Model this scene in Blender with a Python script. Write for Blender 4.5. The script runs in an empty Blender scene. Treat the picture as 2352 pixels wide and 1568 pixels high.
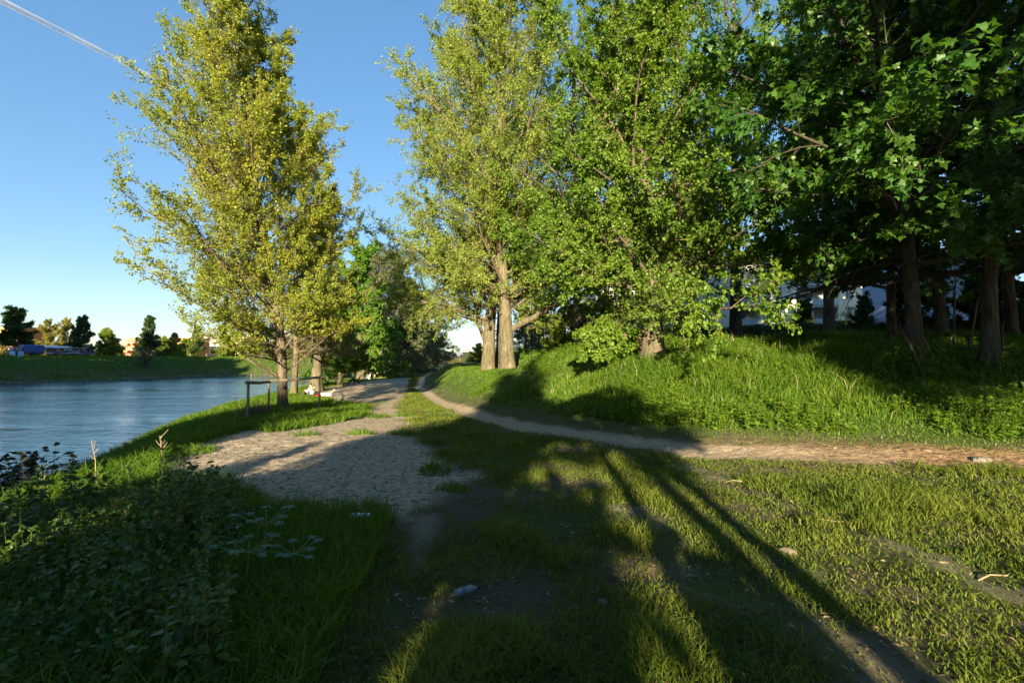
import bpy, math, random
import numpy as np
from mathutils import Vector, Matrix

SC = bpy.context.scene
COL = SC.collection
R = math.radians
random.seed(11)
rng = np.random.default_rng(11)

# ------------------------------------------------------------------ camera
EYE = 1.65
FPX = 1045.0                       # focal length in pixels of a 2352 px wide picture
PITCH = math.atan(42 / FPX)
cam = bpy.data.cameras.new('camera')
cam.lens = 36 * FPX / 2352
cam.sensor_width = 36
cam.clip_start = 0.05
cam.clip_end = 20000
camo = bpy.data.objects.new('camera', cam)
camo.location = (0, 0, EYE)
camo.rotation_euler = (math.pi / 2 + PITCH, 0, 0)
COL.objects.link(camo)
SC.camera = camo

# ------------------------------------------------------------------ light
SUN_EL = R(14.5)
SUN_AZ = R(4.3)                    # light travels towards +Y, this much to the right
Ldir = Vector((math.sin(SUN_AZ) * math.cos(SUN_EL), math.cos(SUN_AZ) * math.cos(SUN_EL), -math.sin(SUN_EL)))
sl = bpy.data.lights.new('sun', 'SUN')
sl.energy = 5.0
sl.angle = R(0.5)
sl.color = (1.0, 0.86, 0.61)
so = bpy.data.objects.new('sun', sl)
so.rotation_euler = Ldir.to_track_quat('-Z', 'Y').to_euler()
so.location = (-5, -40, 30)
COL.objects.link(so)

W = bpy.data.worlds.new('World')
SC.world = W
W.use_nodes = True
nt = W.node_tree
nt.nodes.clear()
wo = nt.nodes.new('ShaderNodeOutputWorld')
wb = nt.nodes.new('ShaderNodeBackground')
sk = nt.nodes.new('ShaderNodeTexSky')
sk.sky_type = 'NISHITA'
sk.sun_disc = False
sk.sun_elevation = SUN_EL
sk.sun_rotation = math.pi + SUN_AZ
sk.air_density = 1.0
sk.dust_density = 0.25
sk.ozone_density = 2.2
sk.altitude = 100
hs = nt.nodes.new('ShaderNodeHueSaturation')
hs.inputs['Saturation'].default_value = 1.45
tm = nt.nodes.new('ShaderNodeMix')
tm.data_type = 'RGBA'
tm.blend_type = 'MULTIPLY'
tm.inputs['Factor'].default_value = 1
tm.inputs['B'].default_value = (0.88, 0.94, 1.03, 1)
gm = nt.nodes.new('ShaderNodeGamma')
gm.inputs['Gamma'].default_value = 0.60
wb.inputs['Strength'].default_value = 0.095
nt.links.new(sk.outputs[0], gm.inputs['Color'])
nt.links.new(gm.outputs[0], hs.inputs['Color'])
nt.links.new(hs.outputs[0], tm.inputs['A'])
nt.links.new(tm.outputs['Result'], wb.inputs['Color'])
nt.links.new(wb.outputs[0], wo.inputs['Surface'])

vs = SC.view_settings
SC.display_settings.display_device = 'sRGB'
vs.view_transform = 'Standard'
vs.look = 'None'
vs.exposure = 2.08
vs.gamma = 1
vs.use_curve_mapping = False
cy = SC.cycles
cy.max_bounces = 6
cy.diffuse_bounces = 3
cy.glossy_bounces = 2
cy.transmission_bounces = 3
cy.transparent_max_bounces = 6
cy.use_denoising = True
cy.use_adaptive_sampling = True
cy.adaptive_threshold = 0.015
cy.sample_clamp_indirect = 6

# ------------------------------------------------------------------ pixel -> world (for measuring the photograph)
cp, sp = math.cos(PITCH), math.sin(PITCH)


def ray(px, py):
    a, b = (px - 1176) / FPX, (784 - py) / FPX
    v = Vector((a, cp - b * sp, sp + b * cp))
    return v / v.y


def at(px, py, d):
    v = ray(px, py)
    return Vector((v.x * d, d, EYE + v.z * d))


# ------------------------------------------------------------------ noise and terrain
def sstep(a, b, x):
    t = np.clip((np.asarray(x, float) - a) / (b - a), 0, 1)
    return t * t * (3 - 2 * t)


def vnoise(x, y, seed=0):
    x = np.asarray(x, float); y = np.asarray(y, float)
    xi = np.floor(x).astype(np.int64); yi = np.floor(y).astype(np.int64)
    fx = x - xi; fy = y - yi
    fx = fx * fx * (3 - 2 * fx); fy = fy * fy * (3 - 2 * fy)

    def hsh(a, b):
        h = (a * 374761393 + b * 668265263 + seed * 974711) & 0x7fffffff
        h = ((h ^ (h >> 13)) * 1274126177) & 0x7fffffff
        return ((h ^ (h >> 16)) & 0xffff) / 65535.0
    return (hsh(xi, yi) * (1 - fx) + hsh(xi + 1, yi) * fx) * (1 - fy) + (hsh(xi, yi + 1) * (1 - fx) + hsh(xi + 1, yi + 1) * fx) * fy


def fbm(x, y, seed=0, octv=3):
    s = 0; a = 0.5
    for i in range(octv):
        s = s + a * vnoise(x * 2 ** i, y * 2 ** i, seed + i * 7)
        a *= 0.5
    return s / (1 - 0.5 ** octv)


def polydist(x, y, P):
    """signed distance to an open polyline, positive to the right of its direction, and arc position"""
    x = np.asarray(x, float); y = np.asarray(y, float)
    best = np.full(x.shape, 1e18); sgn = np.zeros(x.shape)
    for (ax, ay), (bx, by) in zip(P[:-1], P[1:]):
        dx, dy = bx - ax, by - ay
        t = np.clip(((x - ax) * dx + (y - ay) * dy) / (dx * dx + dy * dy), 0, 1)
        d2 = (x - ax - t * dx) ** 2 + (y - ay - t * dy) ** 2
        cr = (x - ax) * dy - (y - ay) * dx
        m = d2 < best
        best = np.where(m, d2, best); sgn = np.where(m, np.sign(cr), sgn)
    return np.sqrt(best) * np.where(sgn == 0, 1, sgn)


def inside(x, y, P):
    x = np.asarray(x, float); y = np.asarray(y, float)
    r = np.zeros(x.shape, bool)
    n = len(P)
    for i in range(n):
        (ax, ay), (bx, by) = P[i], P[(i + 1) % n]
        if ay == by:
            continue
        c = ((ay > y) != (by > y)) & (x < (bx - ax) * (y - ay) / (by - ay) + ax)
        r ^= c
    return r


def hbase(y):
    return -0.9 * sstep(2, 32, y) + 0.3 * sstep(45, 120, y)


def gpb(px, py):
    v = ray(px, py)
    lo, hi = 0.5, 250.0
    for _ in range(50):
        m = (lo + hi) / 2
        if EYE + v.z * m > float(hbase(m)):
            lo = m
        else:
            hi = m
    return (v.x * lo, lo)


WATER = -3.3
BANK = [(-3, -120), (-3.5, -20), (-4.5, 0), (-5.2, 3.5), (-6.2, 6.5), (-8.3, 10.2), (-11.4, 16.4), (-14.5, 23), (-17, 29),
        (-19, 37), (-20, 45), (-22, 60), (-26, 90), (-32, 140), (-40, 220), (-50, 400), (-80, 900)]
FARB = [(-92, -200), (-95, 0), (-100, 30), (-104, 60), (-106, 94), (-98, 115), (-93, 132), (-80, 141), (-60, 154), (-56, 180),
        (-62, 260), (-75, 400), (-105, 900)]
PATH = [(60, 3.5), (30, 4.6), (14, 6.0)] + [gpb(*p) for p in ((2352, 1078), (2100, 1068), (1900, 1059), (1600, 1047), (1400, 1019),
        (1200, 988), (1080, 955), (1000, 918), (962, 890), (968, 868))]
PATH += [(PATH[-1][0] - 3, PATH[-1][1] + 25), (-20, 140), (-24, 300), (-40, 900)]
SAND = [gpb(*p) for p in ((360, 1072), (430, 1022), (560, 985), (700, 975), (830, 955), (860, 930), (800, 925), (745, 915), (720, 897), (800, 880), (900, 868),
        (945, 866), (940, 890), (925, 910), (915, 940), (950, 958), (940, 990), (975, 1030), (1010, 1060), (1095, 1095), (1010, 1130), (965, 1165),
        (985, 1230), (930, 1215), (850, 1180), (700, 1175), (600, 1165), (540, 1130), (430, 1100))]
STRIPS = [([gpb(*p) for p in ((1560, 1062), (1680, 1110), (1850, 1180), (2050, 1255), (2240, 1320), (2400, 1390))], 0.20),
          ([gpb(*p) for p in ((1440, 1180), (1560, 1270), (1700, 1350), (1850, 1420), (2000, 1500), (2080, 1580))], 0.34),
          ([gpb(*p) for p in ((985, 1190), (965, 1250), (960, 1300))], 0.16),
          ([gpb(*p) for p in ((1900, 1450), (2050, 1530), (2200, 1600))], 0.12),
          ([gpb(*p) for p in ((1560, 1350), (1660, 1385), (1790, 1380))], 0.25)]
DISTANT_HILL = 1


def pathu(x, y):
    # positive on the slope side (left of the direction the polyline runs, i.e. away from the camera)
    return -polydist(x, y, [(p[0], p[1]) for p in PATH]) * -1


_s = float(polydist(np.array([5.0]), np.array([15.0]), PATH)[0])
PSIGN = 1.0 if _s > 0 else -1.0
_s = float(polydist(np.array([-20.0]), np.array([5.0]), BANK)[0])
BSIGN = 1.0 if _s > 0 else -1.0
_s = float(polydist(np.array([-130.0]), np.array([60.0]), FARB)[0])
FSIGN = 1.0 if _s > 0 else -1.0
PHALF = 0.39


def height(x, y, full=False):
    x = np.asarray(x, float); y = np.asarray(y, float)
    u = PSIGN * polydist(x, y, PATH) - PHALF
    sb = BSIGN * polydist(x, y, BANK)
    sf = FSIGN * polydist(x, y, FARB)
    hb = hbase(y)
    wd = 9.0 - 3.4 * sstep(14, 22, y)
    top = 2.25 - 0.30 * sstep(5, 9, x) * (1 - sstep(16, 26, y))
    h1 = hb + (top - hb) * sstep(-0.2, 1, u / wd)
    h2 = hb + (0.80 - hb) * sstep(-0.1, 1, u / 3.6) + 1.5 * sstep(5.5, 11, u)
    bl = sstep(19, 29, y)
    h = h1 * (1 - bl) + h2 * bl
    h = h + 0.045 * np.clip(u - 7, 0, 45) * sstep(0, 6, u)
    h = h + 0.55 * (fbm(x * 0.45, y * 0.45, 3) - 0.5) * sstep(0.4, 3, u) * (1 - sstep(60, 90, np.abs(x)))
    # gentle unevenness of the trodden ground
    h = h + 0.07 * (fbm(x * 0.8, y * 0.8, 9) - 0.5) + 0.022 * (vnoise(x * 3.1, y * 3.1, 5) - 0.5)
    # footprints trodden into the loose ground
    h = h + 0.05 * (vnoise(x * 6.3, y * 6.3, 6) - 0.5) * (1 - sstep(-1.5, 0.5, u)) * (1 - sstep(9, 16, np.hypot(x, y)))
    # path slightly worn in
    h = h - 0.05 * np.exp(-((u + PHALF) / 0.5) ** 2)
    # near bank
    n1 = 1.2 * (fbm(x * 0.35, y * 0.35, 21) - 0.5)
    h = h - 0.12 * sstep(-3, 0, sb)
    drop = sstep(-0.6, 7.0, sb + n1)
    h = h * (1 - drop) + (-4.3) * drop
    # far bank
    rise = sstep(-5, 13, sf + 1.5 * (fbm(x * 0.12, y * 0.12, 31) - 0.5))
    far = -4.3 + (2.35 + 4.3) * rise
    h = np.where(sf > -8, np.maximum(h, far), h)
    # low wooded ridge far away
    h = h + 13 * sstep(330, 560, y + 0.15 * np.abs(x)) * (0.75 + 0.5 * fbm(x * 0.006, y * 0.006, 41))
    if full:
        return h, u, sb, sf
    return h


def hz(x, y):
    return float(height(np.array([x]), np.array([y]))[0])


def gp(px, py, far=300):
    """where the line of sight of a picture point meets the terrain"""
    v = ray(px, py)
    d = np.concatenate([np.linspace(0.8, 30, 1500), np.linspace(30.05, far, 3000)])
    hh = height(v.x * d, d)
    z = EYE + v.z * d
    k = np.argmax(z < hh)
    if not (z < hh).any():
        k = len(d) - 1
    return Vector((v.x * d[k], d[k], hh[k]))


def onground(px, d):
    v = ray(px, 826)
    return Vector((v.x * d, d, hz(v.x * d, d)))


# ------------------------------------------------------------------ mesh helpers
def make_mesh(name, V, polys, attrs=None, mats=(), matidx=None, smooth=False):
    """V (n,3); polys: list of (m,k) index arrays"""
    me = bpy.data.meshes.new(name)
    V = np.asarray(V, np.float32)
    me.vertices.add(len(V))
    me.vertices.foreach_set('co', V.ravel())
    polys = [np.asarray(p, np.int32) for p in polys if len(p)]
    loops = np.concatenate([p.ravel() for p in polys])
    tot = np.concatenate([np.full(len(p), p.shape[1], np.int32) for p in polys])
    st = np.concatenate([[0], np.cumsum(tot)[:-1]]).astype(np.int32)
    me.loops.add(len(loops))
    me.loops.foreach_set('vertex_index', loops)
    me.polygons.add(len(tot))
    me.polygons.foreach_set('loop_start', st)
    me.polygons.foreach_set('loop_total', tot)
    if matidx is not None:
        me.polygons.foreach_set('material_index', np.asarray(matidx, np.int32))
    me.polygons.foreach_set('use_smooth', np.full(len(tot), smooth))
    for m in mats:
        me.materials.append(m)
    for k, a in (attrs or {}).items():
        at_ = me.attributes.new(k, 'FLOAT', 'POINT')
        at_.data.foreach_set('value', np.asarray(a, np.float32))
    me.update(calc_edges=True)
    return me


def link(name, me, parent=None, loc=None):
    o = bpy.data.objects.new(name, me)
    COL.objects.link(o)
    if parent is not None:
        o.parent = parent
    if loc is not None:
        o.location = loc
    return o


def tag(o, label=None, cat=None, group=None, kind=None):
    if label: o['label'] = label
    if cat: o['category'] = cat
    if group: o['group'] = group
    if kind: o['kind'] = kind
    return o


def thing(name, label, cat, loc=(0, 0, 0), rz=0, group=None):
    o = bpy.data.objects.new(name, None)
    o.empty_display_size = 0.2
    COL.objects.link(o)
    o.location = loc
    o.rotation_euler = (0, 0, rz)
    return tag(o, label, cat, group)


def copy_tree(o, parent=None):
    c = o.copy()
    COL.objects.link(c)
    if parent is not None:
        c.parent = parent
    for ch in list(o.children):
        copy_tree(ch, c)
    return c


class MB:
    def __init__(s):
        s.v = []; s.f = []

    def add(s, vs, fs, M=None):
        b = len(s.v)
        for p in vs:
            p = Vector(p)
            s.v.append(tuple(M @ p) if M is not None else tuple(p))
        for f in fs:
            s.f.append(tuple(i + b for i in f))
        return s

    def box(s, c, d, M=None):
        x, y, z = c; a, b, h = d[0] / 2, d[1] / 2, d[2] / 2
        vs = [(x - a, y - b, z - h), (x + a, y - b, z - h), (x + a, y + b, z - h), (x - a, y + b, z - h),
              (x - a, y - b, z + h), (x + a, y - b, z + h), (x + a, y + b, z + h), (x - a, y + b, z + h)]
        fs = [(0, 3, 2, 1), (4, 5, 6, 7), (0, 1, 5, 4), (1, 2, 6, 5), (2, 3, 7, 6), (3, 0, 4, 7)]
        return s.add(vs, fs, M)

    def tube(s, pts, rad, n=8, cap=True, M=None):
        pts = [Vector(p) for p in pts]
        if not hasattr(rad, '__len__'):
            rad = [rad] * len(pts)
        vs = []; fs = []
        for i, p in enumerate(pts):
            t = (pts[min(i + 1, len(pts) - 1)] - pts[max(i - 1, 0)]).normalized()
            a = t.orthogonal().normalized() if i == 0 else (pa - t * pa.dot(t)).normalized()
            pa = a
            b = t.cross(a)
            for k in range(n):
                w = 2 * math.pi * k / n
                vs.append(p + (a * math.cos(w) + b * math.sin(w)) * rad[i])
        for i in range(len(pts) - 1):
            for k in range(n):
                k2 = (k + 1) % n
                fs.append((i * n + k, i * n + k2, (i + 1) * n + k2, (i + 1) * n + k))
        if cap:
            fs.append(tuple(range(n - 1, -1, -1)))
            fs.append(tuple((len(pts) - 1) * n + k for k in range(n)))
        return s.add(vs, fs, M)

    def prism(s, prof, y0, y1, M=None):
        """profile in xz extruded along y"""
        n = len(prof)
        vs = [(p[0], y0, p[1]) for p in prof] + [(p[0], y1, p[1]) for p in prof]
        fs = [tuple(range(n)), tuple(range(2 * n - 1, n - 1, -1))]
        for i in range(n):
            j = (i + 1) % n
            fs.append((i, n + i, n + j, j))
        return s.add(vs, fs, M)

    def sphere(s, c, r, n=10, m=7, M=None):
        r = r if hasattr(r, '__len__') else (r, r, r)
        vs = [(c[0], c[1], c[2] + r[2])]
        for i in range(1, m):
            a = math.pi * i / m
            for k in range(n):
                w = 2 * math.pi * k / n
                vs.append((c[0] + r[0] * math.sin(a) * math.cos(w), c[1] + r[1] * math.sin(a) * math.sin(w), c[2] + r[2] * math.cos(a)))
        vs.append((c[0], c[1], c[2] - r[2]))
        fs = []
        for k in range(n):
            fs.append((0, 1 + k, 1 + (k + 1) % n))
        for i in range(m - 2):
            for k in range(n):
                fs.append((1 + i * n + k, 1 + (i + 1) * n + k, 1 + (i + 1) * n + (k + 1) % n, 1 + i * n + (k + 1) % n))
        e = len(vs) - 1; b = 1 + (m - 2) * n
        for k in range(n):
            fs.append((e, b + (k + 1) % n, b + k))
        return s.add(vs, fs, M)

    def build(s, name, mat, parent=None, bevel=0, smooth=False, loc=None):
        me = bpy.data.meshes.new(name)
        me.from_pydata(s.v, [], s.f)
        me.materials.append(mat)
        if smooth:
            me.polygons.foreach_set('use_smooth', np.ones(len(me.polygons), bool))
        me.update()
        o = link(name, me, parent, loc)
        if bevel:
            b = o.modifiers.new('bevel', 'BEVEL'); b.width = bevel; b.segments = 2; b.limit_method = 'ANGLE'
        return o


# ------------------------------------------------------------------ materials
def newmat(name):
    m = bpy.data.materials.new(name)
    m.use_nodes = True
    t = m.node_tree
    p = t.nodes['Principled BSDF']
    return m, t, p


def N(t, typ, **kw):
    n = t.nodes.new(typ)
    for k, v in kw.items():
        setattr(n, k, v)
    return n


def plain(name, c, rough=0.6, var=0.12, scale=6, metal=0, spec=0.4, bump=0.0):
    m, t, p = newmat(name)
    tc = N(t, 'ShaderNodeTexCoord')
    nz = N(t, 'ShaderNodeTexNoise'); nz.inputs['Scale'].default_value = scale; nz.inputs['Detail'].default_value = 5
    t.links.new(tc.outputs['Object'], nz.inputs['Vector'])
    mx = N(t, 'ShaderNodeMix', data_type='RGBA')
    mx.inputs['A'].default_value = tuple(x * (1 - var) for x in c) + (1,)
    mx.inputs['B'].default_value = tuple(min(1, x * (1 + var)) for x in c) + (1,)
    t.links.new(nz.outputs['Fac'], mx.inputs['Factor'])
    t.links.new(mx.outputs['Result'], p.inputs['Base Color'])
    p.inputs['Roughness'].default_value = rough
    p.inputs['Metallic'].default_value = metal
    p.inputs['Specular IOR Level'].default_value = spec
    if bump:
        b = N(t, 'ShaderNodeBump'); b.inputs['Strength'].default_value = bump; b.inputs['Distance'].default_value = 0.02
        t.links.new(nz.outputs['Fac'], b.inputs['Height']); t.links.new(b.outputs[0], p.inputs['Normal'])
    return m


def leafmat(name, c1, c2, tr=0.38, rough=0.45, spec=0.35, trc=None):
    m, t, p = newmat(name)
    a = N(t, 'ShaderNodeAttribute', attribute_name='rnd')
    mx = N(t, 'ShaderNodeMix', data_type='RGBA')
    mx.inputs['A'].default_value = c1 + (1,); mx.inputs['B'].default_value = c2 + (1,)
    t.links.new(a.outputs['Fac'], mx.inputs['Factor'])
    t.links.new(mx.outputs['Result'], p.inputs['Base Color'])
    p.inputs['Roughness'].default_value = rough
    p.inputs['Specular IOR Level'].default_value = spec
    tl = N(t, 'ShaderNodeBsdfTranslucent')
    m2 = N(t, 'ShaderNodeMix', data_type='RGBA', blend_type='MULTIPLY')
    m2.inputs['Factor'].default_value = 1
    m2.inputs['B'].default_value = (trc or (1.5, 1.45, 0.6)) + (1,)
    t.links.new(mx.outputs['Result'], m2.inputs['A'])
    t.links.new(m2.outputs['Result'], tl.inputs['Color'])
    ms = N(t, 'ShaderNodeMixShader'); ms.inputs[0].default_value = tr
    t.links.new(p.outputs[0], ms.inputs[1]); t.links.new(tl.outputs[0], ms.inputs[2])
    t.links.new(ms.outputs[0], t.nodes['Material Output'].inputs['Surface'])
    return m


def barkmat(name, c1, c2, scale=3.0):
    m, t, p = newmat(name)
    tc = N(t, 'ShaderNodeTexCoord')
    mp = N(t, 'ShaderNodeMapping'); mp.inputs['Scale'].default_value = (scale * 3, scale * 3, scale * 0.5)
    t.links.new(tc.outputs['Object'], mp.inputs['Vector'])
    nz = N(t, 'ShaderNodeTexNoise'); nz.inputs['Scale'].default_value = 1.6; nz.inputs['Detail'].default_value = 8; nz.inputs['Roughness'].default_value = 0.7
    t.links.new(mp.outputs[0], nz.inputs['Vector'])
    n2 = N(t, 'ShaderNodeTexNoise'); n2.inputs['Scale'].default_value = 1.1; n2.inputs['Detail'].default_value = 3
    t.links.new(tc.outputs['Object'], n2.inputs['Vector'])
    rp = N(t, 'ShaderNodeValToRGB')
    rp.color_ramp.elements[0].position = 0.36; rp.color_ramp.elements[0].color = c1 + (1,)
    rp.color_ramp.elements[1].position = 0.66; rp.color_ramp.elements[1].color = c2 + (1,)
    t.links.new(nz.outputs['Fac'], rp.inputs['Fac'])
    mx = N(t, 'ShaderNodeMix', data_type='RGBA', blend_type='MULTIPLY'); mx.inputs['Factor'].default_value = 0.6
    r2 = N(t, 'ShaderNodeValToRGB')
    r2.color_ramp.elements[0].position = 0.35; r2.color_ramp.elements[0].color = (0.55, 0.6, 0.42, 1)
    r2.color_ramp.elements[1].position = 0.6; r2.color_ramp.elements[1].color = (1, 1, 1, 1)
    t.links.new(n2.outputs['Fac'], r2.inputs['Fac'])
    t.links.new(rp.outputs[0], mx.inputs['A']); t.links.new(r2.outputs[0], mx.inputs['B'])
    t.links.new(mx.outputs['Result'], p.inputs['Base Color'])
    p.inputs['Roughness'].default_value = 0.9; p.inputs['Specular IOR Level'].default_value = 0.15
    b = N(t, 'ShaderNodeBump'); b.inputs['Strength'].default_value = 0.9; b.inputs['Distance'].default_value = 0.05
    t.links.new(nz.outputs['Fac'], b.inputs['Height']); t.links.new(b.outputs[0], p.inputs['Normal'])
    return m


def groundmat():
    m, t, p = newmat('ground_cover')
    tc = N(t, 'ShaderNodeTexCoord')

    def noise(scale, det=6, rough=0.6, vec=None):
        n = N(t, 'ShaderNodeTexNoise'); n.inputs['Scale'].default_value = scale; n.inputs['Detail'].default_value = det
        n.inputs['Roughness'].default_value = rough
        t.links.new(vec or tc.outputs['Object'], n.inputs['Vector'])
        return n.outputs['Fac']

    def ramp(f, a, b, p0, p1):
        r = N(t, 'ShaderNodeValToRGB')
        r.color_ramp.elements[0].position = p0; r.color_ramp.elements[0].color = a + (1,)
        r.color_ramp.elements[1].position = p1; r.color_ramp.elements[1].color = b + (1,)
        t.links.new(f, r.inputs['Fac'])
        return r.outputs[0]

    def mix(f, a, b):
        n = N(t, 'ShaderNodeMix', data_type='RGBA')
        t.links.new(f, n.inputs['Factor']); t.links.new(a, n.inputs['A']); t.links.new(b, n.inputs['B'])
        return n.outputs['Result']
    fine = noise(30, 10, 0.8)
    mid = noise(2.2, 6, 0.65)
    big = noise(0.25, 5, 0.6)
    soil = ramp(fine, (0.055, 0.042, 0.026), (0.15, 0.118, 0.078), 0.3, 0.7)
    grassy = ramp(mid, (0.030, 0.055, 0.010), (0.075, 0.105, 0.022), 0.3, 0.7)
    gs = N(t, 'ShaderNodeAttribute', attribute_name='turf')
    base = mix(gs.outputs['Fac'], soil, grassy)
    sand = ramp(fine, (0.26, 0.205, 0.14), (0.58, 0.475, 0.335), 0.30, 0.70)
    litter = ramp(noise(11, 8, 0.8), (0.16, 0.12, 0.08), (1, 1, 1), 0.42, 0.50)
    ml = N(t, 'ShaderNodeMix', data_type='RGBA', blend_type='MULTIPLY'); ml.inputs['Factor'].default_value = 0.85
    t.links.new(sand, ml.inputs['A']); t.links.new(litter, ml.inputs['B'])
    sa = N(t, 'ShaderNodeAttribute', attribute_name='sand')
    base = mix(sa.outputs['Fac'], base, ml.outputs['Result'])
    pth = ramp(noise(14, 8, 0.75), (0.22, 0.17, 0.11), (0.46, 0.375, 0.26), 0.3, 0.7)
    pa = N(t, 'ShaderNodeAttribute', attribute_name='trail')
    base = mix(pa.outputs['Fac'], base, pth)
    # woodchip litter towards the right end of the path
    chip = N(t, 'ShaderNodeTexVoronoi'); chip.inputs['Scale'].default_value = 30
    mp = N(t, 'ShaderNodeMapping'); mp.inputs['Scale'].default_value = (0.4, 1, 1); mp.inputs['Rotation'].default_value = (0, 0, 0.5)
    t.links.new(tc.outputs['Object'], mp.inputs['Vector']); t.links.new(mp.outputs[0], chip.inputs['Vector'])
    sep = N(t, 'ShaderNodeSeparateColor'); t.links.new(chip.outputs['Color'], sep.inputs[0])
    chc = ramp(sep.outputs[0], (0.07, 0.04, 0.02), (0.34, 0.21, 0.11), 0.1, 0.9)
    ca = N(t, 'ShaderNodeAttribute', attribute_name='chips')
    base = mix(ca.outputs['Fac'], base, chc)
    # muddy bank below the crest
    ba = N(t, 'ShaderNodeAttribute', attribute_name='mud')
    mud = ramp(fine, (0.045, 0.036, 0.022), (0.11, 0.09, 0.06), 0.3, 0.7)
    base = mix(ba.outputs['Fac'], base, mud)
    t.links.new(base, p.inputs['Base Color'])
    p.inputs['Roughness'].default_value = 0.95; p.inputs['Specular IOR Level'].default_value = 0.1
    ad = N(t, 'ShaderNodeMath', operation='ADD')
    foot = noise(4.2, 4, 0.55)
    md = N(t, 'ShaderNodeMath', operation='MULTIPLY'); md.inputs[1].default_value = 0.35
    t.links.new(fine, md.inputs[0])
    t.links.new(foot, ad.inputs[0]); t.links.new(md.outputs[0], ad.inputs[1])
    b = N(t, 'ShaderNodeBump'); b.inputs['Strength'].default_value = 1.0; b.inputs['Distance'].default_value = 0.11
    t.links.new(ad.outputs[0], b.inputs['Height']); t.links.new(b.outputs[0], p.inputs['Normal'])
    return m


def watermat():
    m, t, p = newmat('river_water')
    tc = N(t, 'ShaderNodeTexCoord')

    def layer(scale, rot, sx, det, dist):
        mp = N(t, 'ShaderNodeMapping'); mp.inputs['Rotation'].default_value = (0, 0, rot); mp.inputs['Scale'].default_value = (sx, 1, 1)
        t.links.new(tc.outputs['Object'], mp.inputs['Vector'])
        n = N(t, 'ShaderNodeTexNoise'); n.inputs['Scale'].default_value = scale; n.inputs['Detail'].default_value = det; n.inputs['Roughness'].default_value = 0.6
        n.inputs['Distortion'].default_value = 0.4
        t.links.new(mp.outputs[0], n.inputs['Vector'])
        mu = N(t, 'ShaderNodeMath', operation='MULTIPLY'); mu.inputs[1].default_value = dist
        t.links.new(n.outputs['Fac'], mu.inputs[0])
        return mu.outputs[0]
    a = layer(2.6, R(30), 0.5, 4, 0.17)
    b_ = layer(0.55, R(55), 0.45, 3, 0.26)
    c = layer(0.09, R(70), 0.3, 3, 1.0)
    s1 = N(t, 'ShaderNodeMath', operation='ADD'); t.links.new(a, s1.inputs[0]); t.links.new(b_, s1.inputs[1])
    # calmer and rougher lanes on the surface
    cr = N(t, 'ShaderNodeMapRange'); cr.inputs['From Min'].default_value = 0.42; cr.inputs['From Max'].default_value = 0.6
    cr.inputs['To Min'].default_value = 0.35; cr.inputs['To Max'].default_value = 1.0
    t.links.new(c, cr.inputs['Value'])
    s2 = N(t, 'ShaderNodeMath', operation='MULTIPLY'); t.links.new(s1.outputs[0], s2.inputs[0]); t.links.new(cr.outputs[0], s2.inputs[1])
    b = N(t, 'ShaderNodeBump'); b.inputs['Strength'].default_value = 1.0; b.inputs['Distance'].default_value = 0.6
    t.links.new(s2.outputs[0], b.inputs['Height']); t.links.new(b.outputs[0], p.inputs['Normal'])
    p.inputs['Base Color'].default_value = (0.03, 0.085, 0.14, 1)
    p.inputs['Roughness'].default_value = 0.05
    p.inputs['IOR'].default_value = 1.33
    p.inputs['Specular IOR Level'].default_value = 0.9
    return m


M_GROUND = groundmat()
M_WATER = watermat()
M_BARK = barkmat('grey_brown_bark', (0.05, 0.038, 0.026), (0.20, 0.155, 0.105))
M_BARKP = barkmat('furrowed_poplar_bark', (0.055, 0.045, 0.026), (0.18, 0.15, 0.095), 2.0)
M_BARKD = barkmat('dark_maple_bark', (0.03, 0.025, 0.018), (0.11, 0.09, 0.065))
M_TWIG = plain('twig_bark', (0.16, 0.11, 0.06), 0.8)
M_TWIGD = plain('dark_twig_bark', (0.06, 0.045, 0.03), 0.8)
L_ASPEN = leafmat('olive_poplar_leaf', (0.135, 0.195, 0.016), (0.27, 0.275, 0.03), 0.42)
L_POP = leafmat('spring_poplar_leaf', (0.13, 0.195, 0.022), (0.25, 0.29, 0.05), 0.44)
L_LIME = leafmat('lime_leaf', (0.065, 0.14, 0.010), (0.15, 0.225, 0.020), 0.44)
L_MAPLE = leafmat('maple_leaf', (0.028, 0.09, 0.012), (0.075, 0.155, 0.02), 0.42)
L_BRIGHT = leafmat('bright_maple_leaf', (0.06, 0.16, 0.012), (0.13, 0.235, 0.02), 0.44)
L_WILLOW = leafmat('willow_leaf', (0.075, 0.095, 0.030), (0.15, 0.155, 0.055), 0.35)
L_GREYW = leafmat('grey_willow_leaf', (0.075, 0.095, 0.036), (0.15, 0.165, 0.07), 0.36)
L_FAR = leafmat('far_tree_leaf', (0.035, 0.072, 0.018), (0.075, 0.115, 0.032), 0.35)
L_DARK = leafmat('dark_leaf', (0.02, 0.05, 0.014), (0.045, 0.085, 0.022), 0.35)
L_YELLOW = leafmat('yellow_green_leaf', (0.14, 0.14, 0.025), (0.24, 0.21, 0.05), 0.38)
L_GRASS = leafmat('grass_blade', (0.04, 0.105, 0.006), (0.12, 0.185, 0.014), 0.38, 0.6, 0.18)
L_LAWN = leafmat('short_lawn_blade', (0.048, 0.095, 0.008), (0.15, 0.16, 0.022), 0.34, 0.65, 0.15)
L_NETTLE = leafmat('nettle_leaf', (0.024, 0.072, 0.009), (0.10, 0.15, 0.022), 0.34, 0.45, 0.4)
M_DRY = plain('dry_stalk', (0.25, 0.18, 0.095), 0.8)

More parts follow.
